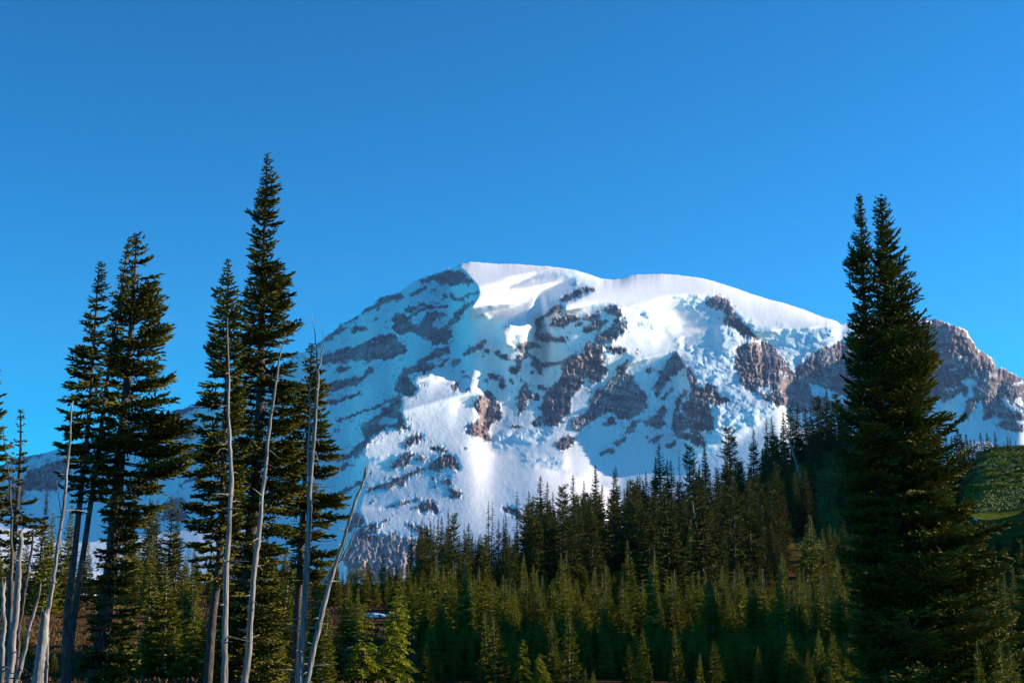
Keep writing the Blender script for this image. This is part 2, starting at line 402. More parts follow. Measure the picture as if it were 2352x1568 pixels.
def inside(polys, U, V):
    m = np.zeros(U.shape, bool)
    for P in polys:
        u0, v0 = P.min(0) - 1; u1, v1 = P.max(0) + 1
        sel = np.where((U > u0) & (U < u1) & (V > v0) & (V < v1))
        if not len(sel[0]): continue
        x, y = U[sel], V[sel]
        c = np.zeros(len(x), bool)
        Q = np.roll(P, -1, 0)
        for (xa, ya), (xb, yb) in zip(P, Q):
            if ya == yb: continue
            t = ((ya > y) != (yb > y)) & (x < (xb - xa) * (y - ya) / (yb - ya) + xa)
            c ^= t
        m[sel] |= c
    return m

def polys(s): return [poly(l[0], l[2:]) for l in s.strip().split('\n')]

WY, LSCR, KA, KB, KBM, NIT, SV = 3.0, 60.0, .27, .06, 10.0, 80, 40.0
def build_mountain():
    us = np.arange(-300, 2660, 2.0)
    NR = 430
    sky_v = np.interp(us, SKYL[:, 0], SKYL[:, 1])
    rj = np.random.default_rng(5)
    # regular image grid for the relief
    vs = np.arange(560, 1480, 2.0)
    U, V = np.meshgrid(us, vs)
    shp = U.shape
    w1, w2 = fnoise(shp, 2.2, 1, lo=8), fnoise(shp, 2.2, 2, lo=8)
    Uw, Vw = U + 3.2 * w1, V + 2.6 * w2
    rock = inside(polys(ROCK), Uw, Vw).astype(float)
    hole = inside(polys(HOLES), Uw, Vw)
    rock[hole] = 0
    ice = blur(inside(polys(ICE), U + 6 * w1, V + 6 * w2).astype(float), 2.5)
    lit_brown = blur(inside(polys(LIT_BROWN), Uw, Vw).astype(float), 3)  # sunlit rock faces: warm light painted into the rock colour
    lit = inside(polys(LIT), U + 1.6 * blur(w1, 1), V + 1.6 * blur(w2, 1)).astype(float)
    # ragged rock edges, snow caught on ledges, stones showing through the snow near the rock
    def dip(A, k):      # lean a pattern so that it rises to the sunward side like the strata
        sh_ = (k * (us - CX) / 2).astype(int)
        return A[(np.arange(shp[0])[:, None] + sh_[None, :]) % shp[0], np.arange(shp[1])[None, :]]
    ns = fnoise(shp, 1.3, 3, stretch=(2.0, 1.0), lo=25)
    nd = dip(fnoise(shp, 1.3, 33, stretch=(3.2, .8), lo=16), .36)
    near = blur(rock, 7)
    leftn = np.clip((1250 - U) / 400, 0, 1)
    ledge = leftn * nd + (1 - leftn) * fnoise(shp, 1.5, 4, stretch=(1.0, 1.7), lo=20)
    big = fnoise(shp, 2.6, 44, lo=4)
    rs = blur(rock, .9) + .20 * ns * (.35 + near) + .16 * nd * leftn
    rs += .62 * np.clip(near * 1.7, 0, 1) * np.clip(.6 * nd + .6 * ns - .9, 0, 1.2) * (1 - hole)
    rs -= .8 * np.clip(ledge + .35 * big - 1.6, 0, 1)
    cliff = blur(inside(polys('C 330,900 390,880 500,870 770,885 940,900 800,1000 700,1200 440,1200 330,1200'), Uw, Vw).astype(float), 3)
    cap = blur(inside(polys('C 490,850 600,835 640,755 720,780 800,830 860,882 770,880 600,856'), Uw, Vw).astype(float), 1.5)
    rs = np.maximum(rs, cliff * 1.1) - cap
    rockm = np.clip((rs - .40) * 5.5 + .5, 0, 1)
    # base profile: distance as a function of height in the picture
    tv = [560, 600, 640, 700, 850, 1000, 1100, 1200, 1300, 1400, 1480]
    tD = [11300, 10700, 10150, 9600, 8950, 8150, 7450, 6700, 5900, 5150, 4700]
    D0 = np.interp(vs, tv, tD)
    D0 = blur(np.repeat(D0[:, None], 8, 1), 12)[:, 0]
    elev = np.tan(TILT + np.arctan((CY - vs) / FPX))
    Z0 = D0 * elev
    Yz = np.clip(np.gradient(D0) / np.gradient(Z0), .8, 4.5)[:, None]
    dx = (2.0 * D0 / FPX)[:, None]
    # rocks stand out of the snow
    bump = blur(rockm, 2.0)
    rough = fnoise(shp, 2.6, 6, stretch=(1.0, 1.0), lo=8)
    rough2 = fnoise(shp, 2.0, 7, stretch=(.8, 1.3), lo=40)
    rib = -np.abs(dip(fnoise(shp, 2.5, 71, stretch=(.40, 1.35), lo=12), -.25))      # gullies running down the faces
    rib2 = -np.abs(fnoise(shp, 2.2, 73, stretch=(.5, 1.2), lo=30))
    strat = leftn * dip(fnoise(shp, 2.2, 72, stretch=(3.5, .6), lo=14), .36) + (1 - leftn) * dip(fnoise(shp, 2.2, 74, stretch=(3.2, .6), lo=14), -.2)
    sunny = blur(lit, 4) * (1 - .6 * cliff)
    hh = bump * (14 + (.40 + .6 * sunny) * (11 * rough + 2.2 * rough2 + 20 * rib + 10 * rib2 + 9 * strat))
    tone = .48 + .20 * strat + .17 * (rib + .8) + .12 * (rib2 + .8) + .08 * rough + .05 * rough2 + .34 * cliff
    snow_r = fnoise(shp, 3.0, 8, lo=6)
    snow_f = fnoise(shp, 1.6, 9, stretch=(1.6, .8), lo=60)
    hh += (1 - bump) * (1.6 * snow_r + .05 * snow_f)
    serac = np.abs(fnoise(shp, 2.2, 10, stretch=(1.8, .8), lo=16, hi=160)) + .35 * np.abs(fnoise(shp, 1.6, 11, lo=60))
    hh += blur(ice * (11 * serac), .8)
    crev = fnoise(shp, 1.4, 12, stretch=(3.2, .7), lo=25)
    hh -= (ice * 9) * np.clip(crev - .8, 0, 1.5)
    hh -= (1 - bump) * 5 * np.clip((800 - V) / 80, 0, 1) * np.clip(blur(fnoise(shp, 1.5, 13, stretch=(3.5, .6), lo=20), .5) - 1.7, 0, 1)
    fan = dip(fnoise(shp, 1.6, 75, stretch=(.35, 1.6), lo=20), -.15)
    dirt = np.clip(.5 + .5 * fan, 0, 1) * np.clip((V - 740) / 120, 0, 1) * np.clip(near * 2.5 + .25, 0, 1)
    # the relief: a surface whose slopes turn toward the sun where the photo shows sunlit ground and fall away
    # under the sun's rays elsewhere; worked out along the lines the rays follow (a sheared grid)
    n0, n1 = shp
    SH = .29
    off = SH * (us - CX)                                   # rows of the sheared grid: v + off
    q0 = np.arange(560 + off.min(), 1480 + off.max(), 2.0)
    Vq = q0[:, None] - off[None, :]
    ci = np.repeat(np.arange(n1)[None, :], len(q0), 0)
    ri = np.clip((Vq - 560) / 2, 0, n0 - 1.001); r0 = ri.astype(int); rf = ri - r0
    to_q = lambda A: A[r0, ci] * (1 - rf) + A[r0 + 1, ci] * rf
    bi = np.clip((V + off[None, :] - q0[0]) / 2, 0, len(q0) - 1.001); b0 = bi.astype(int); bf = bi - b0
    cj = np.repeat(np.arange(n1)[None, :], n0, 0)
    from_q = lambda A: A[b0, cj] * (1 - bf) + A[b0 + 1, cj] * bf
    arel = SUN_AZ - np.arctan((us - CX) / FPX)[None, :]
    need = to_q(np.repeat(Yz, n1, 1)) * math.tan(SUN_EL) / np.sin(arel) - 1 / np.tan(arel)
    dq = to_q(np.repeat(dx, n1, 1))
    Yq = to_q(np.repeat(Yz, n1, 1))
    vis = np.interp(us, [-300, 350, 700, 900, 1200, 1500, 1650, 1800, 1950, 2150, 2700], [1240, 1260, 1335, 1335, 1255, 1110, 1070, 980, 975, 1030, 1060])[None, :]
    skyrow = np.interp(us, SKYL[:, 0], SKYL[:, 1])[None, :]
    act = (Vq < vis + 60) & (Vq > skyrow - 12)
    L = (to_q(lit) > .5) & act
    Sd = ~L & act
    # distance from the sunward and the far end of each shaded run
    dr = np.zeros(L.shape); dl = np.zeros(L.shape)
    for k in range(n1 - 2, -1, -1): dr[:, k] = np.where(Sd[:, k], dr[:, k + 1] + 1, 0)
    for k in range(1, n1): dl[:, k] = np.where(Sd[:, k], dl[:, k - 1] + 1, 0)
    delta = np.minimum(np.minimum(KB * dr * dq, KBM), .6 * KB * dl * dq + 1.5)
    slope_l = (need - KA * Yq * np.interp(Vq, [600, 700, 800, 950, 1100], [3.0, 2.2, 1.0, .42, .22]) - .03) * dq    # sunlit ground: change per cell toward the left
    slope_s = need * dq
    g = np.where(L, slope_l, np.where(Sd, slope_s, 0))
    G = np.concatenate([g, -g[:, ::-1]], 1); G = np.concatenate([G, G[::-1]], 0)
    ky = 2 * np.pi * np.fft.fftfreq(2 * len(q0))[:, None]; kx = 2 * np.pi * np.fft.rfftfreq(2 * n1)[None, :]
    den = np.sin(kx) ** 2 + WY * np.sin(ky) ** 2 + .05 * (2 - 2 * np.cos(kx)) ** 2 + .05 * (2 - 2 * np.cos(ky)) ** 2 + (1 / LSCR) ** 2
    h = np.fft.irfft2(np.fft.rfft2(G) * (-1j * np.sin(kx)) / den, s=(2 * len(q0), 2 * n1))[:len(q0), :n1]
    def vblur(A, s_):
        f = np.exp(-2 * (math.pi * s_ * np.fft.rfftfreq(2 * len(A))[:, None]) ** 2)
        return np.fft.irfft(np.fft.rfft(np.concatenate([A, A[::-1]], 0), axis=0) * f, axis=0)[:len(A)]
    soft = 1.0
    for it in range(NIT):
        if it:
            h = vblur(h, SV * (1 - it / NIT) + .6)
            h = vblur(h.T, 1.0).T
        S = h[:, -1].copy()
        for k in range(n1 - 2, -1, -1):
            S = np.maximum(S, h[:, k + 1]) - slope_s[:, k]
            x = h[:, k]
            lo = np.maximum(S + .3, h[:, k + 1] - slope_l[:, k])
            x = np.where(L[:, k], np.maximum(x, x + soft * (lo - x)), x)
            hi = S - delta[:, k]
            x = np.where(Sd[:, k], np.minimum(x, x + soft * (hi - x)), x)
            h[:, k] = x
    h = from_q(h)
    h = .7 * blur(h, .8) + .3 * blur(h, 2.0)
    calm = blur(lit * (V > 1004) * (U > 1000), 4)
    h = h + .9 * calm * (blur(h, 9) - h)
    h -= h[50:300].mean()
    hv = (np.gradient(h, axis=0) / dx); vm = (V < vis) & (V > skyrow)
    print('relief range', h.min(), h.max(), 'overhang', (hv[vm] < -np.broadcast_to(Yz, hv.shape)[vm] * .9).mean(), 'hv', np.abs(hv[vm]).mean())
    h = h + hh
    # mesh: columns at us, rows from skyline down
    t = np.linspace(0, 1, NR)
    ks = np.interp(us, us, sky_v)
    jag = rj.standard_normal(len(us)); jag = np.convolve(jag, [.25, .5, .25], 'same')
    Rtop = np.array([rockm[int(np.clip((v + 5 - 560) / 2, 0, n0 - 1)), i] for i, v in enumerate(ks)])
    ks = ks + jag * (.25 + 1.5 * Rtop)
    VV = ks[None, :] + (1474 - ks[None, :]) * t[:, None]
    UU = np.repeat(us[None, :], NR, 0)
    fi = np.clip((VV - 560) / 2, 0, n0 - 1.001)
    i0 = fi.astype(int); fr = fi - i0
    jj = np.repeat(np.arange(n1)[None, :], NR, 0)
    def samp(A): return A[i0, jj] * (1 - fr) + A[i0 + 1, jj] * fr
    DD = np.interp(VV, vs, D0) - samp(h)
    below = (VV - ks[None, :])
    DD = DD + 260 * np.exp(-below / 9.0)
    P = pt(UU, VV, DD)
    # far side: falls away behind the skyline
    back = []
    for k, (dd, dz) in enumerate(((120, -25), (400, -190), (1000, -700), (2200, -1900), (3500, -3200))):
        q = P[0].copy(); s = 1 + dd / np.hypot(q[:, 0], q[:, 1])
        q[:, 0] *= s; q[:, 1] *= s; q[:, 2] = np.maximum(q[:, 2] + dz, -120)
        back.append(q)
    P = np.concatenate([np.array(back[::-1]), P], 0)
    nb = len(back)
    pad = lambda A: np.concatenate([np.repeat(A[:1], nb, 0), A], 0)
    at = {'rock': pad(samp(rockm)), 'ice': pad(samp(ice)), 'lit_brown': pad(samp(lit_brown)), 'tone': pad(samp(tone)), 'dirt': pad(samp(dirt))}
    n = P.shape[0]; mcol = P.shape[1]
    ii = np.arange(n - 1)[:, None] * mcol + np.arange(mcol - 1)[None, :]
    quads = np.stack([ii, ii + mcol, ii + mcol + 1, ii + 1], -1).reshape(-1, 4)
    M = NT('mountain_snow_and_rock')
    pos = M.pos((.001, .001, .001))
    n1_ = M.noise(pos, 9, 6, .65); n2_ = M.noise(pos, 60, 5, .65)
    strp = M.pos((.001, .001, .006)); n3_ = M.noise(strp, 7, 5, .6)
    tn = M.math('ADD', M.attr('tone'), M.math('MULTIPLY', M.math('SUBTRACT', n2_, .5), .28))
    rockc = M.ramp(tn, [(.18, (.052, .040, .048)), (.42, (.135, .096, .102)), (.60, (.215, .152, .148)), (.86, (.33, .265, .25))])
    rockc_lit = M.ramp(tn, [(.25, (.13, .070, .058)), (.75, (.31, .19, .15))])  # warmer ramp painted on rock where the sun strikes
    rockc = M.mix(M.math('MULTIPLY', M.attr('lit_brown'), .65), rockc, rockc_lit)
    snowc = M.mix(M.math('MULTIPLY', n1_, .5), (.95, .92, .91), (.90, .865, .855))
    icec = M.mix(n2_, (.62, .80, .86), (.80, .87, .90))
    snowc = M.mix(M.math('MULTIPLY', M.attr('ice'), .8), snowc, icec)
    snowc = M.mix(M.math('MULTIPLY', M.attr('dirt'), .42), snowc, (.52, .46, .45))
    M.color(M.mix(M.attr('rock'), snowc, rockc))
    M.p.inputs['Roughness'].default_value = .8
    hb = M.math('ADD', M.math('MULTIPLY', n2_, M.math('ADD', M.math('MULTIPLY', M.attr('rock'), 2.6), .9)),
                M.math('MULTIPLY', M.noise(pos, 220, 4, .6), M.math('ADD', M.math('MULTIPLY', M.attr('rock'), 1.2), .25)))
    M.bump(hb, .8, 2.0)
    me = mesh_np('mountain', P, quads, None, M.m, True, at)
    o = link('mountain', me)
    tag(o, 'snow covered volcano with rock cleavers and glaciers', kind='structure')
    return o
build_mountain()

# ------------------------------------------------------------------ the ground
GD = np.array([95, 130, 180, 230, 300, 380, 450, 520, 600, 750, 900, 1100, 1200.])
GROWS = [(-300, [1560, 1470, 1395, 1350, 1330]), (150, [1555, 1465, 1390, 1345, 1328]), (500, [1560, 1480, 1410, 1360, 1340]),
         (850, [1562, 1475, 1405, 1362, 1348]), (1200, [1568, 1485, 1415, 1352, 1300]), (1500, [1578, 1508, 1438, 1375, 1285, 1235]),
         (1700, [1590, 1522, 1458, 1395, 1300, 1180, 1110]), (1900, [1600, 1542, 1482, 1410, 1310, 1160, 1055, 1010]),
         (2100, [1600, 1552, 1505, 1445, 1350, 1225, 1105, 1025, 990]),
         (2300, [1590, 1545, 1500, 1462, 1412, 1370, 1330, 1296, 1255, 1180, 1120, 1052, 1030]),
         (2700, [1580, 1530, 1470, 1410, 1340, 1270, 1215, 1175, 1145, 1095, 1050, 1005, 990])]
GDIST = np.array([0, 12, 30, 60, 80, 95, 130, 180, 230, 300, 380, 450, 520, 600, 750, 900, 1100, 1200, 1450, 1800, 2500, 4000, 7000.])
def _gtable():
    us, rows = [], []
    for u, vv in GROWS:
        z = []
        zc = None
        for D in GDIST:
            if D <= 80:
                z.append(float(np.interp(D, [0, 12, 30, 60, 80, 95], [-1.7, -1.9, -3.3, -4.3, -4.3, pt(u, vv[0], 95.)[2]])))
                continue
            k = int(np.where(GD == D)[0][0]) if D in GD else 99
            if k < len(vv):
                zc = float(pt(u, vv[k], D)[2]); Dc = D; z.append(zc)
            else:
                z.append(zc + (-45 - zc) * min(1.0, (D - Dc) / 800.0))
        us.append(math.degrees(math.atan2((u - CX) / FPX, 1.0186))); rows.append(z)
    return np.array(us), np.array(rows)
G_AZ, G_Z = _gtable()
def ground(x, y):
    x = np.asarray(x, float); y = np.asarray(y, float)
    D = np.hypot(x, y); az = np.degrees(np.arctan2(x, np.maximum(y, -1e9)))
    a = np.clip(az, G_AZ[0], G_AZ[-1] - 1e-6)
    i = np.clip(np.searchsorted(G_AZ, a) - 1, 0, len(G_AZ) - 2)
    fa = (a - G_AZ[i]) / (G_AZ[i + 1] - G_AZ[i]); fa = np.clip(fa, 0, 1); fa = fa * fa * (3 - 2 * fa)
    d = np.clip(D, 0, GDIST[-1] - 1e-3)
    j = np.clip(np.searchsorted(GDIST, d) - 1, 0, len(GDIST) - 2)
    fd = np.clip((d - GDIST[j]) / (GDIST[j + 1] - GDIST[j]), 0, 1)
    z = (G_Z[i, j] * (1 - fd) + G_Z[i, j + 1] * fd) * (1 - fa) + (G_Z[i + 1, j] * (1 - fd) + G_Z[i + 1, j + 1] * fd) * fa
    # unseen rises added off frame, sunward, to shade the hollow and meadow
    sm = lambda t: np.clip(t, 0, 1) ** 2 * (3 - 2 * np.clip(t, 0, 1))
    side = sm((az - 22.0) / 8.0) * (y > 0)
    z = z + side * (38 * sm((y - 104) / 10) * (1 - sm((y - 142) / 28)) * (1 - sm((az - 34) / 3)) + 80 * sm((y - 335) / 50) * (1 - sm((y - 600) / 160)))
    w = np.clip((D - 60) / 100, 0, 1)
    z = z + w * (.5 * np.sin(x * .071 + 1.3) * np.cos(y * .053) + .3 * np.sin(x * .19 + y * .13))
    return z

def build_ground():
    az = np.concatenate([np.arange(-180, -26, 3), np.arange(-26, 26, .2), np.arange(26, 180.1, 3)])
    az[-1] = 180
    D = np.concatenate([[.4], np.geomspace(2, 90, 30), np.geomspace(92, 620, 170), np.geomspace(640, 7000, 80)])
    A, R = np.meshgrid(np.radians(az), D)
    X, Y = R * np.sin(A), R * np.cos(A)
    Z = ground(X, Y)
    P = np.stack([X, Y, Z], -1)
    uu = CX + FPX * np.tan(np.clip(A, -1.2, 1.2))
    green = np.clip((uu - 1700) / 150, 0, 1) * np.clip((R - 300) / 60, 0, 1)
    n, m = A.shape
    ii = np.arange(n - 1)[:, None] * m + np.arange(m - 1)[None, :]
    quads = np.stack([ii, ii + 1, ii + m + 1, ii + m], -1).reshape(-1, 4)
    G = NT('heather_and_grass')
    p = G.pos((1, 1, 1))
    a = G.noise(p, .06, 6, .65); b = G.noise(p, .7, 5, .65); c = G.noise(p, .02, 4, .6)
    heath = G.ramp(G.math('ADD', G.math('MULTIPLY', a, .6), G.math('MULTIPLY', b, .4)),
                   [(.36, (.028, .034, .011)), (.47, (.075, .050, .018)), (.56, (.155, .062, .034)), (.68, (.095, .075, .022))])
    grass = G.ramp(G.math('ADD', G.math('MULTIPLY', a, .5), G.math('MULTIPLY', b, .5)),
                   [(.34, (.030, .046, .010)), (.47, (.080, .105, .016)), (.56, (.17, .185, .024)), (.66, (.13, .105, .04))])
    G.color(G.mix(G.attr('green'), heath, grass)); G.p.inputs['Specular IOR Level'].default_value = 0.0
    G.bump(G.math('ADD', b, G.noise(p, 3.0, 4)), .9, .5)
    me = mesh_np('ground', P, quads, None, G.m, True, {'green': green})
    tag(link('ground', me), 'heather and grass slope rising to a wooded ridge', kind='structure')
build_ground()

# ------------------------------------------------------------------ materials of the trees
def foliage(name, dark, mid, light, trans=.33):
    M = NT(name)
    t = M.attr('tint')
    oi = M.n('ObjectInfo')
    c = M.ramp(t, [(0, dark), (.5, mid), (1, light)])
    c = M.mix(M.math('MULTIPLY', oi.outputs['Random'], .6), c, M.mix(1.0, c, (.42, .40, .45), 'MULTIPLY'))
    M.color(c)
    M.p.inputs['Roughness'].default_value = .75
    M.p.inputs['Specular IOR Level'].default_value = .08
    tr = M.n('BsdfTranslucent'); mx = M.n('MixShader'); mx.inputs[0].default_value = trans
    M.l(c, tr.inputs['Color'])
    out = M.t.nodes['Material Output']
    M.l(M.p.outputs[0], mx.inputs[1]); M.l(tr.outputs[0], mx.inputs[2]); M.l(mx.outputs[0], out.inputs['Surface'])
    return M.m
def bark(name, c0, c1, c2, sc=6.0, zs=.18, bumpd=.02):
    M = NT(name)
    p = M.pos((1, 1, zs)); q = M.pos((1, 1, 1))
    a = M.noise(p, sc, 7, .7); b = M.noise(q, sc * .25, 4, .6)
    c = M.ramp(a, [(.34, c0), (.52, c1), (.68, c2)])
    c = M.mix(M.math('MULTIPLY', b, .5), c, M.mix(1.0, c, (.62, .58, .54), 'MULTIPLY'))
    M.color(c); M.p.inputs['Roughness'].default_value = .9
    M.bump(a, 1.0, bumpd)
    return M.m
MF_OLD = foliage('old_fir_needles', (.034, .046, .010), (.115, .125, .020), (.28, .265, .042), .36)
MF_YOUNG = foliage('young_fir_needles', (.050, .070, .009), (.22, .235, .022), (.50, .46, .05), .42)
MF_DARK = foliage('ridge_fir_needles', (.026, .036, .009), (.105, .110, .017), (.25, .23, .034))
MF_HEM = foliage('hemlock_needles', (.12, .15, .010), (.33, .36, .024), (.55, .54, .045), .45)
M_LICHEN = foliage('hanging_lichen', (.030, .022, .012), (.075, .052, .024), (.13, .10, .045), .2)
M_BARK = bark('fir_bark', (.045, .036, .032), (.10, .082, .072), (.19, .165, .15), 9, .35, .03)
M_PALE = bark('pale_young_bark', (.22, .20, .17), (.42, .39, .34), (.55, .52, .46), 12, .5, .01)
M_SNAG = bark('weathered_silver_wood', (.07, .060, .052), (.31, .29, .27), (.56, .53, .50), 11, .055, .05)
M_SNAGD = bark('dark_dead_wood', (.035, .030, .028), (.10, .09, .082), (.20, .185, .17), 10, .1, .02)

# ------------------------------------------------------------------ tree growing
def spindles(p0, p1, r, tint, sides=3):
    """needle covered twigs: short tapered spindles"""
    n = len(p0)
    d = p1 - p0
    L = np.linalg.norm(d, axis=1, keepdims=True) + 1e-9
    w = d / L
    ref = np.where(np.abs(w[:, 2:3]) < .9, np.array([[0, 0, 1.]]), np.array([[1., 0, 0]]))
    a = np.cross(w, ref); a /= np.linalg.norm(a, axis=1, keepdims=True)
    b = np.cross(w, a)
    V = np.zeros((n, sides + 2, 3))
    V[:, 0] = p0; V[:, -1] = p1
    for k in range(sides):
        ph = 2 * math.pi * k / sides + .5
        f = .42 if k % 2 == 0 else .6
        V[:, 1 + k] = p0 + d * f + (a * math.cos(ph) + b * math.sin(ph) * .75) * r[:, None]
    T = []
    for k in range(sides):
        k2 = (k + 1) % sides
        T += [(0, 1 + k2, 1 + k), (sides + 1, 1 + k, 1 + k2)]
    T = np.array(T)
    tris = (np.arange(n)[:, None, None] * (sides + 2) + T[None]).reshape(-1, 3)
    return V.reshape(-1, 3), tris, np.repeat(tint, sides + 2)

def tube(path, rad, sides=9, rough=0.0, seed=0, cap=True):
    path = np.asarray(path, float); n = len(path)
    rad = np.asarray(rad, float)
    tg = np.gradient(path, axis=0); tg /= np.linalg.norm(tg, axis=1, keepdims=True) + 1e-9
    ref = np.array([0, 1., 0]) if abs(tg[:, 1]).mean() < .8 else np.array([1., 0, 0])
    a = np.cross(tg, ref); a /= np.linalg.norm(a, axis=1, keepdims=True) + 1e-9
    b = np.cross(a, tg)
    r = np.random.default_rng(seed)
    ph = np.arange(sides) * 2 * math.pi / sides
    flute = 1 + rough * np.sin(ph * 3 + r.uniform(0, 6))[None, :] * .5 + rough * r.standard_normal((n, sides)) * .5
    R = rad[:, None] * flute
    V = path[:, None, :] + R[..., None] * (np.cos(ph)[None, :, None] * a[:, None, :] + np.sin(ph)[None, :, None] * b[:, None, :])
    V = V.reshape(-1, 3)
    ii = (np.arange(n - 1)[:, None] * sides)
    k = np.arange(sides)[None, :]; k2 = (k + 1) % sides
    Q = np.stack([ii + k, ii + k2, ii + sides + k2, ii + sides + k], -1).reshape(-1, 4)
    T = np.zeros((0, 3), int)
    if cap:
        V = np.concatenate([V, path[-1:] + tg[-1:] * rad[-1] * .3])
        T = np.array([((n - 1) * sides + q, (n - 1) * sides + (q + 1) % sides, n * sides) for q in range(sides)])
    return V, Q, T

def join(parts):
    V, Q, T, o = [], [], [], 0
    for v, q, t in parts:
        V.append(v); Q.append(np.asarray(q).reshape(-1, 4) + o); T.append(np.asarray(t).reshape(-1, 3) + o); o += len(v)
    return np.concatenate(V), np.concatenate(Q).astype(int), np.concatenate(T).astype(int)

def resample(P, n):
    P = np.asarray(P, float)
    d = np.concatenate([[0], np.cumsum(np.linalg.norm(np.diff(P, axis=0), axis=1))])
    t = np.linspace(0, d[-1], n)
    # smooth cubic through the points
    out = np.stack([np.interp(t, d, P[:, k]) for k in range(3)], -1)
    for _ in range(2):
        out[1:-1] = .25 * out[:-2] + .5 * out[1:-1] + .25 * out[2:]
    return out

def grow(rng, axis, zlo, ztop, Rfun, whorl=.4, nb=6, gap=.16, bl=.26, br=.045, pitch=(.45, -.3), up=.22, keep=.9,
         sidelen=.5, drop=0.0, dead=0.0, gaps=True, inner=None, tipq=.75, thin=-1.05):
    """branches with flat sprays of needle brushes; axis(z)->(x,y); Rfun(z,theta)->length"""
    P0, P1, RR, TT = [], [], [], []
    B = []          # bare branch wood polylines
    Dd0, Dd1, DR, DT = [], [], [], []
    z = ztop - .25 * whorl
    th0 = rng.uniform(0, 6.28)
    h1, h2 = rng.uniform(0, 6.28, 2); sc = max(.4, (ztop - zlo) / 18)
    # leader
    top = np.array([*axis(ztop), ztop])
    while z > zlo:
        f = (ztop - z) / max(ztop - zlo, 1e-6)
        th0 += rng.uniform(.4, 1.2)
        k = max(3, int(round(nb * min(1, .55 + 1.5 * f))))
        for q in range(k):
            th = th0 + 2 * math.pi * q / k + rng.normal(0, .18)
            zz = z + rng.normal(0, .16 * whorl)
            if zz > ztop - .02: continue
            hole = math.sin(2.1 * zz / sc + 2 * th + h1) + math.sin(1.3 * zz / sc - th + h2)
            if rng.uniform() > keep or (hole < thin and gaps): continue
            L = Rfun(zz, th) * (rng.uniform(.62, 1.10) if gaps else rng.uniform(.74, 1.08))
            if L < .05: continue
            ax, ay = axis(zz)
            e = np.array([math.cos(th), math.sin(th), 0]); s = np.array([-math.sin(th), math.cos(th), 0]); zu = np.array([0, 0, 1.])
            fp = min(1.0, f * 1.6)
            p = pitch[0] * (1 - fp) + pitch[1] * fp + rng.normal(0, .09)
            curve = up * rng.uniform(.6, 1.3)
            o = np.array([ax, ay, zz])
            def A(t):
                t = np.asarray(t)[:, None]
                return o + e * (L * t) + zu * (L * (p * t + curve * t * t - drop * t ** 3)) + s * (L * .07 * wob * t * t)
            wob = rng.normal()
            n = max(2, int(L * .9 / gap) + 1)
            t = np.linspace(((.26 if gaps else .10) if inner is None else inner if L > .9 else .10) if L > .6 else .02, .97, n) + rng.normal(0, .015, n)
            base = A(t)
            tang = e[None] + zu * (p + 2 * curve * t - 3 * drop * t * t)[:, None]
            tang /= np.linalg.norm(tang, axis=1, keepdims=True)
            shade = rng.uniform(.15, .75)
            bl_ = bl * min(1.0, .30 + .75 * L / (2.2 * bl)); br_ = br * min(1.0, .5 + .5 * L / (2.2 * bl))
            if rng.uniform() < dead:
                B.append((A(np.linspace(0, 1, 6)), .012 + .012 * L)); continue
            # axis brushes
            lb = bl_ * rng.uniform(.9, 1.3, n)
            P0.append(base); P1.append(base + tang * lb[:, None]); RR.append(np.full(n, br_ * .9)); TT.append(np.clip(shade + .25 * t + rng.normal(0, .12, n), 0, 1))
            for sg in (-1, 1):
                l = (sidelen * L * np.clip(1.05 - t, 0, 1) ** tipq + .7 * bl_) * rng.uniform(.65, 1.2, n)
                l = np.minimum(l, .55 * L + bl_)
                phi = rng.uniform(.75, 1.1, n)
                dr = tang * np.cos(phi)[:, None] + sg * s[None] * np.sin(phi)[:, None] + zu * rng.normal(.02, .12, n)[:, None]
                m = np.maximum(1, np.round(l / (bl_ * .62))).astype(int)
                for j in range(int(m.max())):
                    sel = m > j
                    c = base[sel] + dr[sel] * (l[sel] * (j / m[sel]))[:, None] * .95
                    ns = sel.sum()
                    tip = dr[sel] + rng.normal(0, .22, (ns, 3)) + zu * .10
                    if j % 2: tip = tip + tang[sel] * .7
                    tip /= np.linalg.norm(tip, axis=1, keepdims=True)
                    lb = bl_ * rng.uniform(.75, 1.25, ns)
                    P0.append(c); P1.append(c + tip * lb[:, None]); RR.append(br_ * rng.uniform(.75, 1.2, ns))
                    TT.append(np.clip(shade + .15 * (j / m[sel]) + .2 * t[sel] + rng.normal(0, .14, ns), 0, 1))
            B.append((A(np.linspace(0, .85, 4)), .010 + .010 * L))
            # lichen and dead twigs hanging under the inner branch
            if L > .7 and f > .2:
                nd = rng.poisson(2.2 * L)
                if nd:
                    td = rng.uniform(.1, .75, nd)
                    c = A(td) + s * rng.normal(0, .10, (nd, 1)) * L
                    Dd0.append(c); Dd1.append(c + np.stack([rng.normal(0, .05, nd), rng.normal(0, .05, nd), -rng.uniform(.12, .42, nd)], -1))
                    DR.append(rng.uniform(.02, .05, nd)); DT.append(rng.uniform(0, 1, nd))
        z -= whorl * rng.uniform(.75, 1.25) * (.55 + .45 * min(1, f * 5))
    cat = lambda x: np.concatenate(x) if x else None
    return (cat(P0), cat(P1), cat(RR), cat(TT)), B, (cat(Dd0), cat(Dd1), cat(DR), cat(DT))

def thing(name, loc, label, cat, group=None):
    o = bpy.data.objects.new(name, None)
    o.empty_display_size = .5
    COL.objects.link(o); o.location = loc
    return tag(o, label, cat, group)

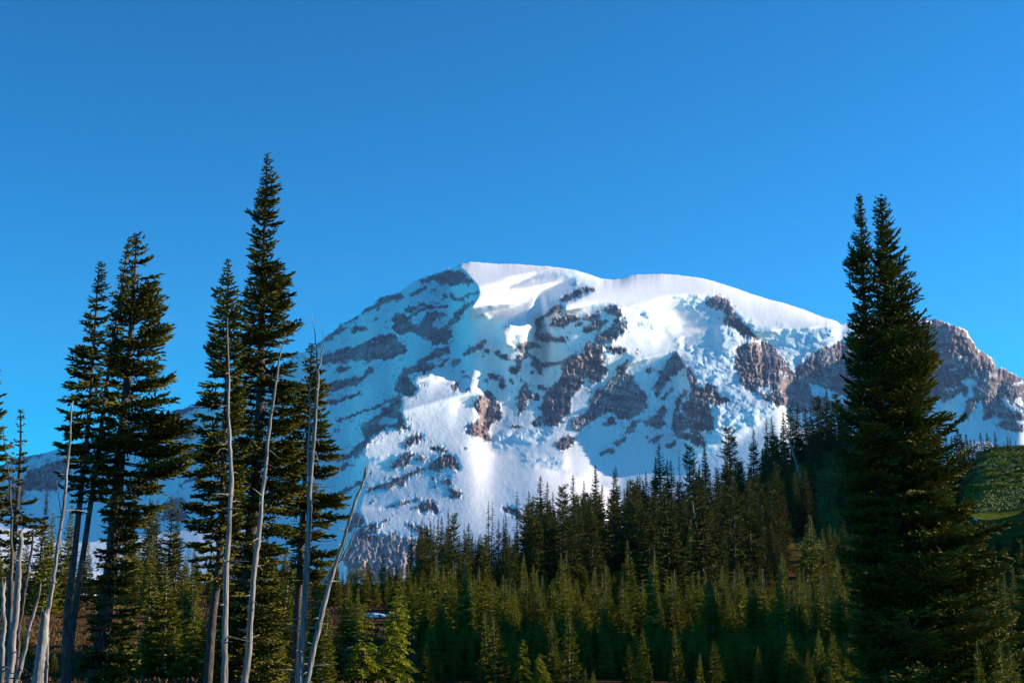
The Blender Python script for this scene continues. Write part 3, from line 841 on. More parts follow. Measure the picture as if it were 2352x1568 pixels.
def crown_mesh(name, S, mat, wood=None, wmat=None):
    V, T, tn = spindles(*S)
    if wood is None: return mesh_np(name, V, None, T, mat, False, {'tint': tn})
    v2, q2, t2 = wood
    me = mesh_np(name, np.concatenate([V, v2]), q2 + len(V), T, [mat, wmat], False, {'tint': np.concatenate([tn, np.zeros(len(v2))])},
                 np.concatenate([np.ones(len(q2), int), np.zeros(len(T), int)]))
    return me

# ------------------------------------------------------------------ the old trees near the camera (outline and trunk read off the photo)
def prof(s):
    a = np.array([float(x) for x in s.replace(',', ' ').replace(':', ' ').split()]).reshape(-1, 3)
    return a
def old_fir(label, D, trunk, profile, rbase, seed, group, gap=.115, bl=.25, br=.06, whorl=.33, nb=8, keep=.95,
            pitch=(.18, -.38), up=.30, dead=.03, mat=None, bottom=None, depth=1.0, rtop=.02, lean=0, name='old_fir', lichen=True, drop=0.0, gaps=True, sidelen=.58, thin=-1.05, inner=None):
    rng = np.random.default_rng(seed)
    tp = np.array([pt(u, v, D) for u, v in trunk])
    top = tp[0]; base = tp[-1]
    gz = float(ground(base[0], base[1]))
    tp = np.concatenate([tp, [[base[0] + (base[0] - tp[-2][0]) * .3, base[1], gz - .3]]]) if base[2] > gz else tp
    tp = tp[np.argsort(tp[:, 2])]
    origin = np.array([tp[0][0], tp[0][1], gz])
    loc = tp - origin
    path = resample(loc, 40)
    zz = path[:, 2]
    ax = lambda z: (float(np.interp(z, zz, path[:, 0])), float(np.interp(z, zz, path[:, 1])))
    ztop = loc[-1][2]
    pr = prof(profile)
    pz = np.array([pt(CX, v, D)[2] for v in pr[:, 0]]) - origin[2]
    # horizontal reach on each side of the trunk
    tu = np.interp(-pr[:, 0], -np.array([t[1] for t in trunk])[::-1], np.array([t[0] for t in trunk])[::-1])
    k = D / FPX * 1.02
    left = np.clip((tu - pr[:, 1]) * k, .06, None); rightr = np.clip((pr[:, 2] - tu) * k, .06, None)
    o = np.argsort(pz); pz, left, rightr = pz[o], left[o], rightr[o]
    def R(z, th):
        z2 = z - .04
        l = np.interp(z2, pz, left); r = np.interp(z2, pz, rightr)
        c = math.cos(th)
        side = r if c > 0 else l
        f = depth * .5 * (l + r)
        return (abs(c) * side + (1 - abs(c)) * max(f, .75 * side))
    zlo = pz[0] if bottom is None else pt(CX, bottom, D)[2] - origin[2]
    S, B, Dd = grow(rng, ax, max(zlo, .2), ztop, R, whorl, nb, gap, bl, br, pitch, up, keep, dead=dead, drop=drop, gaps=gaps, sidelen=sidelen, tipq=.55, thin=thin, inner=inner)
    root = thing(name, origin, label, 'tree', group)
    t = (zz - zz[0]) / (zz[-1] - zz[0])
    rad = rtop + (rbase - rtop) * (1 - t) ** .85
    rad[:2] *= 1.15
    V, Q, T = tube(path, rad, 11, .05, seed)
    link('trunk', mesh_np('old_trunk', V, Q, T, M_BARK, True), root)
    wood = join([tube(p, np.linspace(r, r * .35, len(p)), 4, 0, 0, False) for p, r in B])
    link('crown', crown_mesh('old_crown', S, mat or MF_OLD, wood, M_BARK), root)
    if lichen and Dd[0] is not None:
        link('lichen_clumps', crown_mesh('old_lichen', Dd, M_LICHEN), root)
    return root

G1 = 'old firs growing near the road'
old_fir('slender old fir, bare on its sunny side, boughs only toward the shade', 55,
        [(228, 605), (218, 750), (210, 882), (199, 1013), (184, 1145), (171, 1276), (153, 1407), (148, 1600)],
        '612:226,230 640:223,234 680:216,240 740:203,243 800:186,238 850:168,236 900:150,228 950:146,226 1000:148,222 1060:140,214 1100:138,204 1150:160,200 1190:170,200', .16, 11, G1, bottom=1190)
old_fir('old fir with a bare reddish trunk forking from the base of its slender neighbour', 55.6,
        [(297, 545), (280, 660), (262, 775), (245, 882), (223, 1057), (197, 1232), (165, 1450), (152, 1600)],
        '555:295,299 600:286,303 650:272,303 700:256,297 750:248,286 800:238,277 850:230,272 900:224,268 950:220,264 1000:213,256 1050:210,252 1100:203,248 1170:195,225', .15, 12, G1, bottom=1160)
old_fir('thick old fir with long drooping mossy boughs and the fullest rounded top of its clump', 56.5,
        [(315, 537), (306, 680), (300, 780), (290, 890), (278, 1020), (268, 1150), (258, 1280), (240, 1420), (212, 1600)],
        '545:313,317 570:307,323 600:303,331 640:296,343 680:285,367 720:280,372 760:270,380 800:264,384 850:258,397 900:255,397 950:250,402 1000:245,424 1050:250,437 1090:240,432 1130:240,422 1200:240,345 1300:226,312 1420:214,308 1568:196,300', .36, 13, G1,
        keep=.86, pitch=(.15, -.42), up=.32, dead=.05)
old_fir('tapering old fir with a needle thin tip, shorter neighbour of the tallest tree', 60,
        [(525, 598), (523, 750), (520, 900), (512, 1100), (504, 1302), (488, 1407), (475, 1600)],
        '606:522,528 640:514,534 660:508,539 700:495,546 740:487,549 780:480,550 830:477,552 880:469,554 920:462,557 1000:451,560 1080:437,562 1150:431,558 1200:429,552 1260:440,542 1330:450,532', .20, 14, G1, bottom=1345)
old_fir('tallest old fir, its spire standing high above every other tree', 65,
        [(614, 352), (609, 500), (605, 600), (601, 700), (598, 926), (585, 1144), (567, 1319), (545, 1600)],
        '356:612,616 400:606,624 430:600,629 470:589,641 500:586,634 520:574,638 540:585,637 580:566,630 600:576,622 640:560,650 665:556,674 700:550,676 760:545,682 800:548,678 850:541,682 900:534,687 950:529,692 1000:527,697 1050:534,692 1100:529,692 1180:519,682 1280:508,662 1400:498,652 1568:480,650', .36, 15, G1)
old_fir('old fir behind the fork topped dead trunk, boughs reaching over the snow', 68,
        [(716, 790), (712, 900), (703, 1050), (693, 1230), (686, 1350), (675, 1600)],
        '798:713,719 850:695,737 900:685,747 950:675,759 1000:664,767 1050:658,775 1100:653,781 1150:648,788 1190:652,798 1240:668,788 1300:678,752', .22, 16, G1, bottom=1330)
old_fir('dying dark spire with a few black tufts, at the edge beside the broken snags', 52,
        [(47, 941), (48, 1035), (42, 1127), (33, 1232), (22, 1400), (15, 1600)],
        '950:44,50 990:42,53 1030:31,56 1080:27,57 1100:24,58 1150:22,50 1165:8,78 1200:-4,84 1235:-12,80 1300:8,62', .17, 17, G1, bottom=1330, keep=.62, mat=MF_DARK, br=.055)
old_fir('old fir cut off by the edge of the picture, only its branch tips showing', 53,
        [(-28, 840), (-30, 1000), (-36, 1250), (-45, 1600)],
        '850:-32,-22 930:-45,2 1000:-55,7 1100:-62,13 1160:-60,13 1210:-60,-5', .25, 18, G1, bottom=1210)
G2 = 'twin firs standing close together'
kw = dict(gap=.11, bl=.25, br=.056, whorl=.33, nb=9, keep=.95, pitch=(.55, -.22), up=.34, dead=0.0, thin=-1.55, inner=.12)
old_fir('thinner spire of the big twin firs, fused with its stouter twin', 60,
        [(1975, 451), (1980, 560), (1985, 700), (1994, 850), (2008, 1000), (2030, 1300), (2048, 1600)],
        '457:1973,1977 500:1969,1982 535:1966,1988 576:1962,1996 618:1953,2002 659:1945,2006 690:1950,2008 725:1962,2010 754:1957,2015 791:1948,2020 824:1950,2030 857:1953,2035 886:1943,2040 927:1945,2045 964:1934,2050 1000:1930,2055 1060:1936,2060 1150:1940,2060 1250:1942,2060 1400:1945,2060 1568:1960,2060', .26, 21, G2, **kw)
old_fir('stouter of the big twin firs, a broad dense cone down to the ground', 61,
        [(2023, 457), (2030, 560), (2037, 700), (2050, 850), (2066, 1000), (2100, 1300), (2128, 1600)],
        '463:2020,2026 500:2015,2036 535:2012,2046 576:2014,2058 618:2016,2074 659:2014,2092 680:2012,2088 710:2010,2100 754:2010,2118 791:2010,2116 824:2012,2142 857:2014,2158 886:2012,2165 927:2012,2175 964:2012,2178 1030:2012,2192 1100:2010,2205 1144:2010,2232 1200:2010,2250 1254:2005,2275 1363:2000,2284 1407:1990,2295 1473:1985,2303 1568:1975,2320', .42, 22, G2, **kw)
old_fir('fir cut off by the picture edge beyond the twin firs, sunlit twigs only', 78,
        [(2380, 1120), (2384, 1300), (2390, 1600)], '1130:2376,2384 1180:2352,2400 1300:2346,2420 1400:2338,2430 1568:2330,2440', .2, 23, G1, nb=7, keep=.9)

# ------------------------------------------------------------------ dead standing trunks
def snag(label, D, trunk, widths, seed, group, mat=None, broken=False, boughs=(), forks=(), stubs=20, cat='dead tree', name='dead_trunk'):
    rng = np.random.default_rng(seed)
    mat = mat or M_SNAG
    def w3(uv, off=0.0): return np.array([pt(u, v, D + off) for u, v in uv])
    tp = w3(trunk)
    dirn = tp[-1] - tp[-2]; dirn /= max(-dirn[2], 1e-3)
    gz = float(ground(tp[-1][0], tp[-1][1]))
    ext = max(0, tp[-1][2] - gz + .3)
    origin = np.array([tp[-1][0] + dirn[0] * ext, tp[-1][1], gz])
    tp = np.concatenate([tp, [tp[-1] + np.array([dirn[0], 0, -1]) * ext]])
    k = D / FPX * .5 * .80
    wp = np.concatenate([widths, [widths[-1] * (1 + .1 * ext)]]) * k
    wz = tp[:, 2]
    path = resample(tp[::-1], 60)
    path[1:-1, 0] += np.convolve(rng.normal(0, .045, len(path)), np.ones(5) / 5, 'same')[1:-1]
    rad = np.interp(-path[:, 2], -wz, wp) * (1 + rng.normal(0, .035, len(path)))
    rad[::7] *= 1.06
    root = thing(name, origin, label, cat, group)
    parts = [tube(path - origin, rad, 12, .07, seed)]
    V, Q, T = parts[0]
    if broken:
        top = V[-14:-1]; top[:, 2] += rng.uniform(-.05, .32, len(top)); V[-14:-1] = top
    link('trunk', mesh_np('dead_trunk', V, Q, T, mat, True), root)
    for uv, w in forks:
        p = resample(w3(uv)[::-1], 30)
        p[1:-1, 0] += np.convolve(rng.normal(0, .03, 30), np.ones(4) / 4, 'same')[1:-1]
        V, Q, T = tube(p - origin, np.linspace(w[1], w[0], 30) * k * (1 + rng.normal(0, .05, 30)), 9, .06, seed + 3)
        link('leader', mesh_np('dead_leader', V, Q, T, mat, True), root)
    for uv, w in boughs:
        q = w3(uv); q[1:, 1] += rng.uniform(-.4, .1) * np.linspace(.2, 1, len(q) - 1)
        p = resample(q, 14)
        V, Q, T = tube(p - origin, np.linspace(w * 1.3, w * .4, 14) * k, 6, .05, seed)
        link('bough', mesh_np('dead_bough', V, Q, T, mat, True), root)
    for _ in range(stubs):
        i = rng.integers(6, 57)
        th = rng.uniform(0, 6.28); L = rng.uniform(.08, .42) * (1 if rng.uniform() < .75 else 2.4)
        e = np.array([math.cos(th), math.sin(th) * .8, rng.uniform(-.25, .35)])
        c = path[i] - origin
        q = [c + e * rad[i] * .7, c + e * (rad[i] + L * .5), c + e * (rad[i] + L) + [0, 0, rng.uniform(-.12, .05)]]
        V, Q, T = tube(q, [.028, .018, .007], 5, 0, 0)
        link('branch_stub', mesh_np('branch_stub', V, Q, T, mat, True), root)
    return root

GS = 'bleached dead trunks near the road'
snag('straight bleached dead trunk with one hooked bough before the needle tipped fir', 49,
     [(523, 729), (524, 780), (526, 830), (525, 941), (532, 1057), (528, 1188), (521, 1319), (517, 1451), (513, 1568)], np.array([2, 4, 6, 7, 10, 13, 15, 16.5, 18.]), 31, GS,
     boughs=[([(530, 1040), (520, 1030), (508, 1031), (500, 1046)], 2.5), ([(527, 931), (515, 933), (505, 940)], 1.6), ([(528, 998), (518, 996), (508, 998)], 1.6), ([(526, 1115), (510, 1128), (484, 1139)], 1.8), ([(527, 1092), (517, 1091)], 1.6)],
     forks=[([(521, 845), (523, 880), (524, 930)], (2.5, 5))])
snag('wavy bleached dead trunk in front of the tallest fir, bent at mid height', 49.5,
     [(656, 764), (651, 790), (642, 810), (640, 840), (635, 872), (623, 941), (620, 970), (612, 1050), (604, 1127), (591, 1232), (580, 1363), (572, 1473), (563, 1568)], np.array([1.5, 3, 4, 5.5, 6.5, 8, 9, 10, 11, 13.5, 16, 18, 20.]), 32, GS,
     boughs=[([(625, 934), (634, 938), (644, 942)], 1.6), ([(618, 1033), (630, 1042), (641, 1052)], 2), ([(616, 1065), (626, 1071), (636, 1077)], 1.6)], stubs=26)
snag('fork topped bleached dead trunk beside the leaning one', 48,
     [(730, 851), (728, 872), (729, 900), (722, 970), (711, 1144), (705, 1276), (701, 1385), (692, 1495), (688, 1568)], np.array([6, 8, 8.5, 10, 14, 15, 17, 20, 22.]), 33, GS,
     forks=[([(718, 723), (720, 746), (722, 768), (726, 789), (729, 820), (730, 851)], (1.2, 5)), ([(741, 746), (742, 770), (741, 793), (738, 820), (731, 847)], (1.2, 5)),
            ([(718, 859), (712, 884), (712, 941), (712, 970), (709, 1040), (707, 1090)], (3, 8))],
     boughs=[([(726, 925), (734, 935), (740, 950), (743, 962)], 1.4), ([(724, 1005), (731, 1013), (735, 1025)], 1.6), ([(721, 1035), (728, 1045), (734, 1065)], 1.8), ([(717, 1098), (727, 1105), (733, 1118), (730, 1135)], 2), ([(710, 858), (704, 852), (699, 856)], 1.6)], stubs=26)
snag('leaning bleached dead trunk with a cracked dark top, tilted across the snowfield', 48,
     [(843, 1085), (825, 1131), (803, 1188), (786, 1254), (760, 1333), (738, 1407), (720, 1486), (706, 1568)], np.array([5, 8, 10, 11.5, 13, 14.5, 16, 18.]), 34, GS, broken=True,
     forks=[([(828, 1186), (816, 1215), (803, 1249), (784, 1284), (772, 1305)], (2.5, 7))], stubs=14)
snag('tall grey dead trunk with a broken side spike, next to the slender old fir', 50,
     [(168, 921), (160, 1035), (144, 1166), (131, 1254), (118, 1363), (109, 1429), (103, 1568)], np.array([3, 7, 9, 10, 11.5, 13, 15.]), 35, GS,
     boughs=[([(140, 1180), (135, 1140), (131, 1100)], 2)], stubs=12)
snag('short thick sunlit stump with a jagged snapped top', 46, [(103, 1416), (97, 1480), (84, 1568)], np.array([20, 26, 30.]), 36, GS, broken=True, stubs=9)
snag('pale snapped trunk at the very edge beyond the other snags', 46, [(9, 1348), (8, 1440), (4, 1568)], np.array([11, 11, 13.]), 37, GS, broken=True, stubs=6)
snag('broad grey broken trunk with a blunt top under the black spire', 48, [(46, 1230), (42, 1319), (33, 1429), (21, 1568)], np.array([12, 16, 18, 22.]), 38, GS, broken=True, stubs=10)
snag('thin pointed snag leaning beside the short stump', 46.5, [(94, 1339), (83, 1385), (66, 1451), (36, 1568)], np.array([3, 7, 9, 14.]), 39, GS, stubs=8)
snag('dark curved dead trunk behind the broad broken one', 49, [(79, 1219), (66, 1298), (55, 1363), (44, 1450), (36, 1568)], np.array([5, 7, 8, 9, 10.]), 40, GS, mat=M_SNAGD, stubs=6)
snag('very thin whip of a dead tree against the sky', 51, [(7, 978), (14, 1030), (20, 1079), (26, 1188), (28, 1254), (24, 1363), (20, 1568)], np.array([1.5, 2.5, 3.5, 6, 8, 9, 10.]), 41, GS, mat=M_SNAGD, stubs=14)

GR = 'pale dead trunks in the ridge forest'
snag('pale dead trunk glowing among the dark firs high on the ridge', 425, [(1799, 958), (1806, 985), (1813, 1010), (1822, 1040)], np.array([1.5, 3, 4, 5.]), 51, GR, stubs=0)
snag('upright pale dead trunk in the middle of the dark ridge forest', 290, [(1543, 1110), (1545, 1150), (1548, 1215)], np.array([1.5, 4, 6.]), 52, GR, stubs=3)
snag('sunlit grey dead trunk low in the ridge forest above the young firs', 262, [(1590, 1150), (1597, 1200), (1606, 1262), (1612, 1300)], np.array([2, 5, 7, 8.]), 53, GR, stubs=6)

# ------------------------------------------------------------------ forest trees: one of each kind, copied with their parts
def proto(kind, seed):
    rng = np.random.default_rng(seed)
    H = 10.0
    bend = rng.normal(0, .10, 2)
    axis = lambda z: (bend[0] * math.sin(z * .5), bend[1] * math.sin(z * .4 + 1))
    j = rng.uniform(.85, 1.15, 40)
    if kind == 'young':
        R0 = rng.uniform(1.5, 1.95)
        R = lambda z, th: (R0 * (1 - z / H) ** 1.0 + .015) * j[int(z * 3.5)] * (1 + .12 * math.cos(th - bend[0] * 20))
        S, B, Dd = grow(rng, axis, .12, H, R, .30, 7, .20, .26, .066, (.30, -.18), .28, .95, gaps=False)
        r0, bark_m, mat = .12, M_PALE, MF_YOUNG
    elif kind == 'tall':
        R0 = rng.uniform(1.35, 1.75)
        R = lambda z, th: (R0 * (1 - z / H) ** .95 + .012) * j[int(z * 3.5)] * (1 + .15 * math.cos(th * 2 + seed))
        S, B, Dd = grow(rng, axis, .4, H, R, .23, 7, .17, .21, .062, (.35, -.35), .22, .9)
        r0, bark_m, mat = .13, M_BARK, MF_DARK
    elif kind == 'ragged':
        R0 = .8
        R = lambda z, th: (R0 * (1 - z / H) ** .45 * (.35 + .65 * (rng.uniform() < .6)) + .03) * j[int(z * 3.5)]
        S, B, Dd = grow(rng, axis, 1.0, H, R, .28, 5, .18, .22, .055, (-.1, -.55), .12, .7)
        r0, bark_m, mat = .14, M_SNAGD, MF_DARK
    elif kind == 'flat':
        R = lambda z, th: (1.3 * (1 - z / H) ** .3 * (1.2 if z > 7.5 else 1) + .05) * j[int(z * 3.5)] * rng.uniform(.6, 1.2)
        S, B, Dd = grow(rng, axis, .6, H, R, .28, 6, .18, .23, .065, (.5, -.1), .25, .8)
        r0, bark_m, mat = .15, M_BARK, MF_DARK
    elif kind == 'small':
        R0 = rng.uniform(1.9, 2.3)
        R = lambda z, th: (R0 * (1 - z / H) ** 1.0 + .04) * j[int(z * 3.5)]
        S, B, Dd = grow(rng, axis, .2, H, R, .5, 7, .22, .40, .08, (.5, -.1), .34, .96, gaps=False)
        r0, bark_m, mat = .15, M_PALE, MF_YOUNG
    elif kind == 'hemlock':
        R = lambda z, th: (2.9 * (1 - z / H) ** .75 + .12) * j[int(z * 3.5)] * rng.uniform(.7, 1.15)
        S, B, Dd = grow(rng, axis, .2, H, R, .40, 7, .20, .38, .075, (.55, .05), .1, .94, drop=.32, sidelen=.42)
        r0, bark_m, mat = .13, M_BARK, MF_HEM
    else:   # far
        R0 = rng.uniform(1.3, 1.8)
        R = lambda z, th: (R0 * (1 - z / H) ** .8 + .02) * j[int(z * 3.5)]
        S, B, Dd = grow(rng, axis, .2, H, R, .45, 6, .42, .55, .16, (.5, -.2), .2, .95)
        r0, bark_m, mat = .13, M_BARK, MF_DARK
    z = np.linspace(-.25, H - .05, 22)
    path = np.array([[*axis(q), q] for q in z])
    V, Q, T = tube(path, .012 + (r0 - .012) * (1 - np.clip(z / H, 0, 1)) ** .9, 7, .03, seed)
    tm = mesh_np(kind + '_trunk', V, Q, T, bark_m, True)
    cm = crown_mesh(kind + '_crown', S, mat)
    lm = crown_mesh(kind + '_lichen', Dd, M_LICHEN) if kind in ('tall', 'ragged', 'flat') and Dd[0] is not None else None
    return tm, cm, lm

PROTO = {'young': [proto('young', s) for s in range(100, 107)], 'tall': [proto('tall', s) for s in range(200, 207)],
         'ragged': [proto('ragged', 300), proto('ragged', 301)], 'flat': [proto('flat', 310), proto('flat', 311)],
         'small': [proto('small', s) for s in range(400, 404)], 'hemlock': [proto('hemlock', 500), proto('hemlock', 501)],
         'far': [proto('far', s) for s in range(600, 604)]}
NAMES = {'young': 'young_fir', 'tall': 'ridge_fir', 'ragged': 'ragged_fir', 'flat': 'ridge_fir', 'small': 'fir_sapling', 'hemlock': 'hemlock', 'far': 'distant_fir'}
FR = np.random.default_rng(77)
FIRST = {}
PLACED = []
def plant(kind, u, v, D, label, group=None, wide=1.0, H=None, proto_i=None):
    """a tree whose tip is seen at (u, v), standing on the ground at distance D"""
    tip = pt(u, v, D)
    lean = FR.normal(0, .006)
    gz = float(ground(tip[0], tip[1]))
    h = tip[2] - gz
    if h < .8: return None
    i = FR.integers(len(PROTO[kind])) if proto_i is None else proto_i
    key = (kind, int(i))
    s = h / 10.0
    w = s * wide * FR.uniform(.9, 1.12)
    if key not in FIRST:
        root = thing(NAMES[kind], (0, 0, 0), label, 'tree', group)
        tm, cm, lm = PROTO[kind][i]
        ch = [link('trunk', tm, root), link('crown', cm, root)]
        if lm is not None: ch.append(link('lichen_clumps', lm, root))
        FIRST[key] = root
    else:
        src = FIRST[key]
        root = src.copy(); COL.objects.link(root)
        for c in src.children:
            d = c.copy(); COL.objects.link(d); d.parent = root
        root['label'] = label
        if group: root['group'] = group
        elif 'group' in root.keys(): del root['group']
    root.location = (tip[0], tip[1], gz)
    root.rotation_euler = (lean, FR.normal(0, .012), FR.uniform(0, 6.28))
    root.scale = (w, w, s)
    PLACED.append((kind, u, v, D, h))
    return root

def ridge_D(u):
    return float(np.interp(u, [900, 1100, 1250, 1400, 1600, 1750, 1900, 2050], [250, 265, 290, 335, 385, 430, 480, 520]))

ORD = ['first', 'second', 'third', 'fourth', 'fifth', 'sixth', 'seventh', 'eighth', 'ninth', 'tenth', 'eleventh', 'twelfth',
       'thirteenth', 'fourteenth', 'fifteenth', 'sixteenth', 'seventeenth', 'eighteenth', 'nineteenth', 'twentieth']
ORD2 = ORD + ['twenty first', 'twenty second', 'twenty third', 'twenty fourth', 'twenty fifth', 'twenty sixth', 'twenty seventh', 'twenty eighth', 'twenty ninth', 'thirtieth']
# skyline trees: (u, v of the tip, kind, width factor)
K = lambda x, y: (1117.2 + .375 * x, 882 + .375 * y)
C_ = lambda x, y: (705.6 + .3 * x, 970.2 + .3 * y)
low = [C_(800, 780), C_(880, 740), C_(948, 730), C_(995, 710), C_(1033, 700), C_(1085, 640), C_(1215, 840), C_(1260, 835), C_(1310, 850), C_(1328, 840)]
for k, (u, v) in enumerate(low):
    plant('tall', u, v, ridge_D(u) + FR.uniform(-8, 12), f'dark slender fir against the lowest sunlit snow, {ORD[k]} uphill from the cliff', 'slender firs against the lowest snow', wide=.72)
plant('flat', *C_(1125, 700), 262, 'dark fir with a flat bushy top among slender ones against the low snow', wide=.8)
plant('ragged', *C_(1392, 600), 272, 'nearly bare tufted fir, taller twin spire in the skyline gap', 'pair of bare spires in the skyline gap', wide=.8)
plant('ragged', *C_(1411, 600), 274, 'nearly bare fir, the thinner second spire in the skyline gap', 'pair of bare spires in the skyline gap', wide=.6)
plant('tall', *C_(1465, 730), 275, 'narrow dark fir just uphill of the bare twin spires', wide=.7)
plant('tall', *C_(1505, 715), 277, 'narrow dark fir between two others uphill of the bare spires', wide=.6)
plant('tall', *C_(1520, 690), 278, 'narrow dark fir, the taller one before the ragged drooping tree', wide=.7)
plant('ragged', *C_(1605, 525), 280, 'ragged thin fir with short drooping branches standing clear of the ridge trees', wide=.9)
mid = [(262, 645), (320, 550), (372, 590), (405, 650), (535, 545), (592, 580), (622, 660), (667, 490), (770, 515), (800, 495), (915, 550), (940, 540), (975, 525)]
for k, (x, y) in enumerate(sorted(mid)):
    u, v = K(x, y)
    plant('tall', u, v, ridge_D(u) + FR.uniform(-10, 10), f'dark ridge fir in front of the shaded snow, {ORD[k]} uphill after the ragged tree', 'dark firs of the middle skyline', wide=[.8, 1.05, .75, .8, .8, .7, .7, .95, .95, .8, .9, .85, .8][k])
plant('flat', *K(470, 620), 300, 'dark fir with a broad flat top like an open hand on the skyline', wide=.95)
plant('ragged', *K(870, 625), 330, 'small ragged fir in the notch of the ridge skyline', wide=.9)
plant('ragged', *K(1178, 395), 365, 'bare thin dead spire sticking out of the ridge forest', wide=.35)
up = [(1020, 440), (1055, 350), (1100, 455), (1135, 460), (1258, 440), (1335, 345), (1300, 480), (1400, 500), (1475, 375), (1460, 450), (1530, 430), (1610, 505), (1633, 265), (1690, 385), (1720, 200), (1755, 190), (1765, 470), (1815, 150)]
for k, (x, y) in enumerate(sorted(up)):
    u, v = K(x, y)
    lo_ = y > 370 and x > 1180
    D = ridge_D(u) - (70 if lo_ else 0) + FR.uniform(-8, 8)
    plant('tall', u, v, D, f'tall dark fir of the steep ridge, {ORD[k]} uphill from the notch', 'tall firs of the steep ridge', wide=1.0)
plant('flat', *K(1240, 375), 375, 'bushy topped dark fir by the bare spire on the ridge', wide=.95)
plant('flat', *K(1490, 270), 410, 'broad round topped dark fir on the upper ridge', wide=1.25)
crest = [(1895, 115), (1950, 140), (1990, 150), (2020, 75), (2045, 80), (2080, 30), (2110, 110), (2145, 60), (2175, 110), (2215, 120), (1860, 150)]
for k, (x, y) in enumerate(sorted(crest)):
    u, v = K(x, y)
    plant('tall' if k % 4 else 'flat', u, v, ridge_D(u) + FR.uniform(-6, 14), f'dark fir on the ridge top below the rock wall, {ORD[k]} along it', 'firs on the top crest', wide=1.15)
snag_d = [(1815, 205)]
slope = [(1975, 410), (1915, 490), (2225, 340), (2200, 390), (1890, 520), (1035, 640), (1205, 690), (1530, 670), (1345, 780), (1410, 790), (1820, 660), (1650, 800), (1700, 800), (1780, 780)]
for k, (x, y) in enumerate(sorted(slope)):
    u, v = K(x, y)
    plant('tall', u, v, float(np.interp(u, [1450, 1700, 1860, 1960], [255, 300, 350, 400])), f'tall dark fir in front of the ridge forest, {ORD[k]} of the forward row', 'tall firs before the ridge forest', wide=.95)
# forest filling the ridge behind and below the skyline trees
RL = 'dark fir packed into the shaded forest that covers the ridge'
SKU = np.array([930, 1040, 1060, 1130, 1180, 1215, 1320, 1390, 1440, 1500, 1560, 1640, 1700, 1750, 1830, 1900, 1960, 2010])
SKV = np.array([1200, 1190, 1175, 1230, 1215, 1130, 1120, 1100, 1090, 1090, 1075, 1060, 1040, 990, 960, 950, 925, 930])
n = 0
while n < 185:
    u = FR.uniform(1195, 2000) if FR.uniform() < .8 else FR.uniform(960, 1195)
    d0 = ridge_D(u)
    D = d0 + FR.uniform(-95 if u < 1480 else -165, 6)
    if 1815 < u < 1850 + 60 and D < 440 and FR.uniform() < .75: continue
    p0 = pt(u, 1400, D); gz = float(ground(p0[0], p0[1]))
    h = FR.uniform(14, 21) if u > 1195 else FR.uniform(9, 14)
    v = uv_of((p0[0], p0[1], gz + h))[1]
    lim = np.interp(u, SKU, SKV) + FR.uniform(4, 45)
    if v < lim: v = lim
    if plant('tall' if FR.uniform() < .9 else 'flat', u, v, D, RL, 'dark firs massed on the ridge', wide=FR.uniform(.95, 1.3)): n += 1

# the stand of young firs below the ridge
named = [(1027, 1235, 205), (1116, 1262, 200), (1040, 1290, 175), (990, 1300, 180), (955, 1322, 160), (880, 1262, 215), (865, 1300, 190), (1175, 1292, 190), (1202, 1268, 205),
         (1288, 1268, 190), (1300, 1262, 195), (1390, 1296, 165), (1441, 1240, 190), (1500, 1262, 190), (1553, 1306, 160), (1583, 1190, 240), (1606, 1310, 165), (1655, 1295, 175),
         (1700, 1290, 180), (1745, 1300, 190), (1795, 1265, 200), (1850, 1180, 215), (1866, 1195, 225), (1920, 1275, 200), (1905, 1200, 300), (1685, 1315, 165), (1640, 1330, 160), (1478, 1330, 150), (1245, 1320, 165), (1090, 1320, 160)]
for k, (u, v, D) in enumerate(sorted(named)):
    a = ['taller', 'slim', 'full', 'pale stemmed', 'pointed'][k % 5]
    near = ['by the grey cliff' if u < 950 else 'below the low snow gap' if u < 1230 else 'below the middle of the dark ridge' if u < 1600 else 'below the steep ridge' if u < 1800 else 'under the green slope'][0]
    plant('young', u, v, D, f'{a} young fir {near}, {ORD2[k]} from the cliff', 'young firs rising above the stand', wide=1.0)
n = 0; tries = 0
YL = 'young fir with a pale stem crowded into the dense stand below the ridge'
while n < 150 and tries < 5000:
    tries += 1
    u = FR.uniform(765, 1985)
    D = 128 + 175 * FR.uniform() ** 1.05
    if D > ridge_D(u) - 35 and u > 1000: continue
    if D > 225 and u < 1000: continue
    # small clearing with heather near the yellow hemlock
    if 770 < u < 950 and D < 170 and FR.uniform() < .85: continue
    p0 = pt(u, 1400, D); gz = float(ground(p0[0], p0[1]))
    h = FR.uniform(6.5, 12)
    v = uv_of((p0[0], p0[1], gz + h))[1]
    lim = np.interp(u, [760, 850, 900, 1000, 1200, 1300, 1700, 1900, 2000], [1290, 1295, 1285, 1275, 1290, 1300, 1300, 1300, 1310]) + FR.uniform(0, 70)
    if v < lim: v = lim
    if v > 1500: continue
    if plant('young', u, v, D, YL, 'young firs of the dense stand', wide=FR.uniform(.85, 1.15)): n += 1
n = 0
while n < 46:
    u = FR.uniform(530, 975); D = FR.uniform(185, 234)
    p0 = pt(u, 1400, D); gz = float(ground(p0[0], p0[1]))
    v = max(uv_of((p0[0], p0[1], gz + FR.uniform(6, 10)))[1], float(np.interp(u, [530, 700, 800, 880, 975], [1240, 1270, 1285, 1290, 1265])) + FR.uniform(0, 30))
    if plant('young' if FR.uniform() < .6 else 'tall', u, v, D, 'fir in the unbroken belt of forest below the grey cliff', 'firs below the grey cliff', wide=FR.uniform(.9, 1.3)): n += 1
n = 0
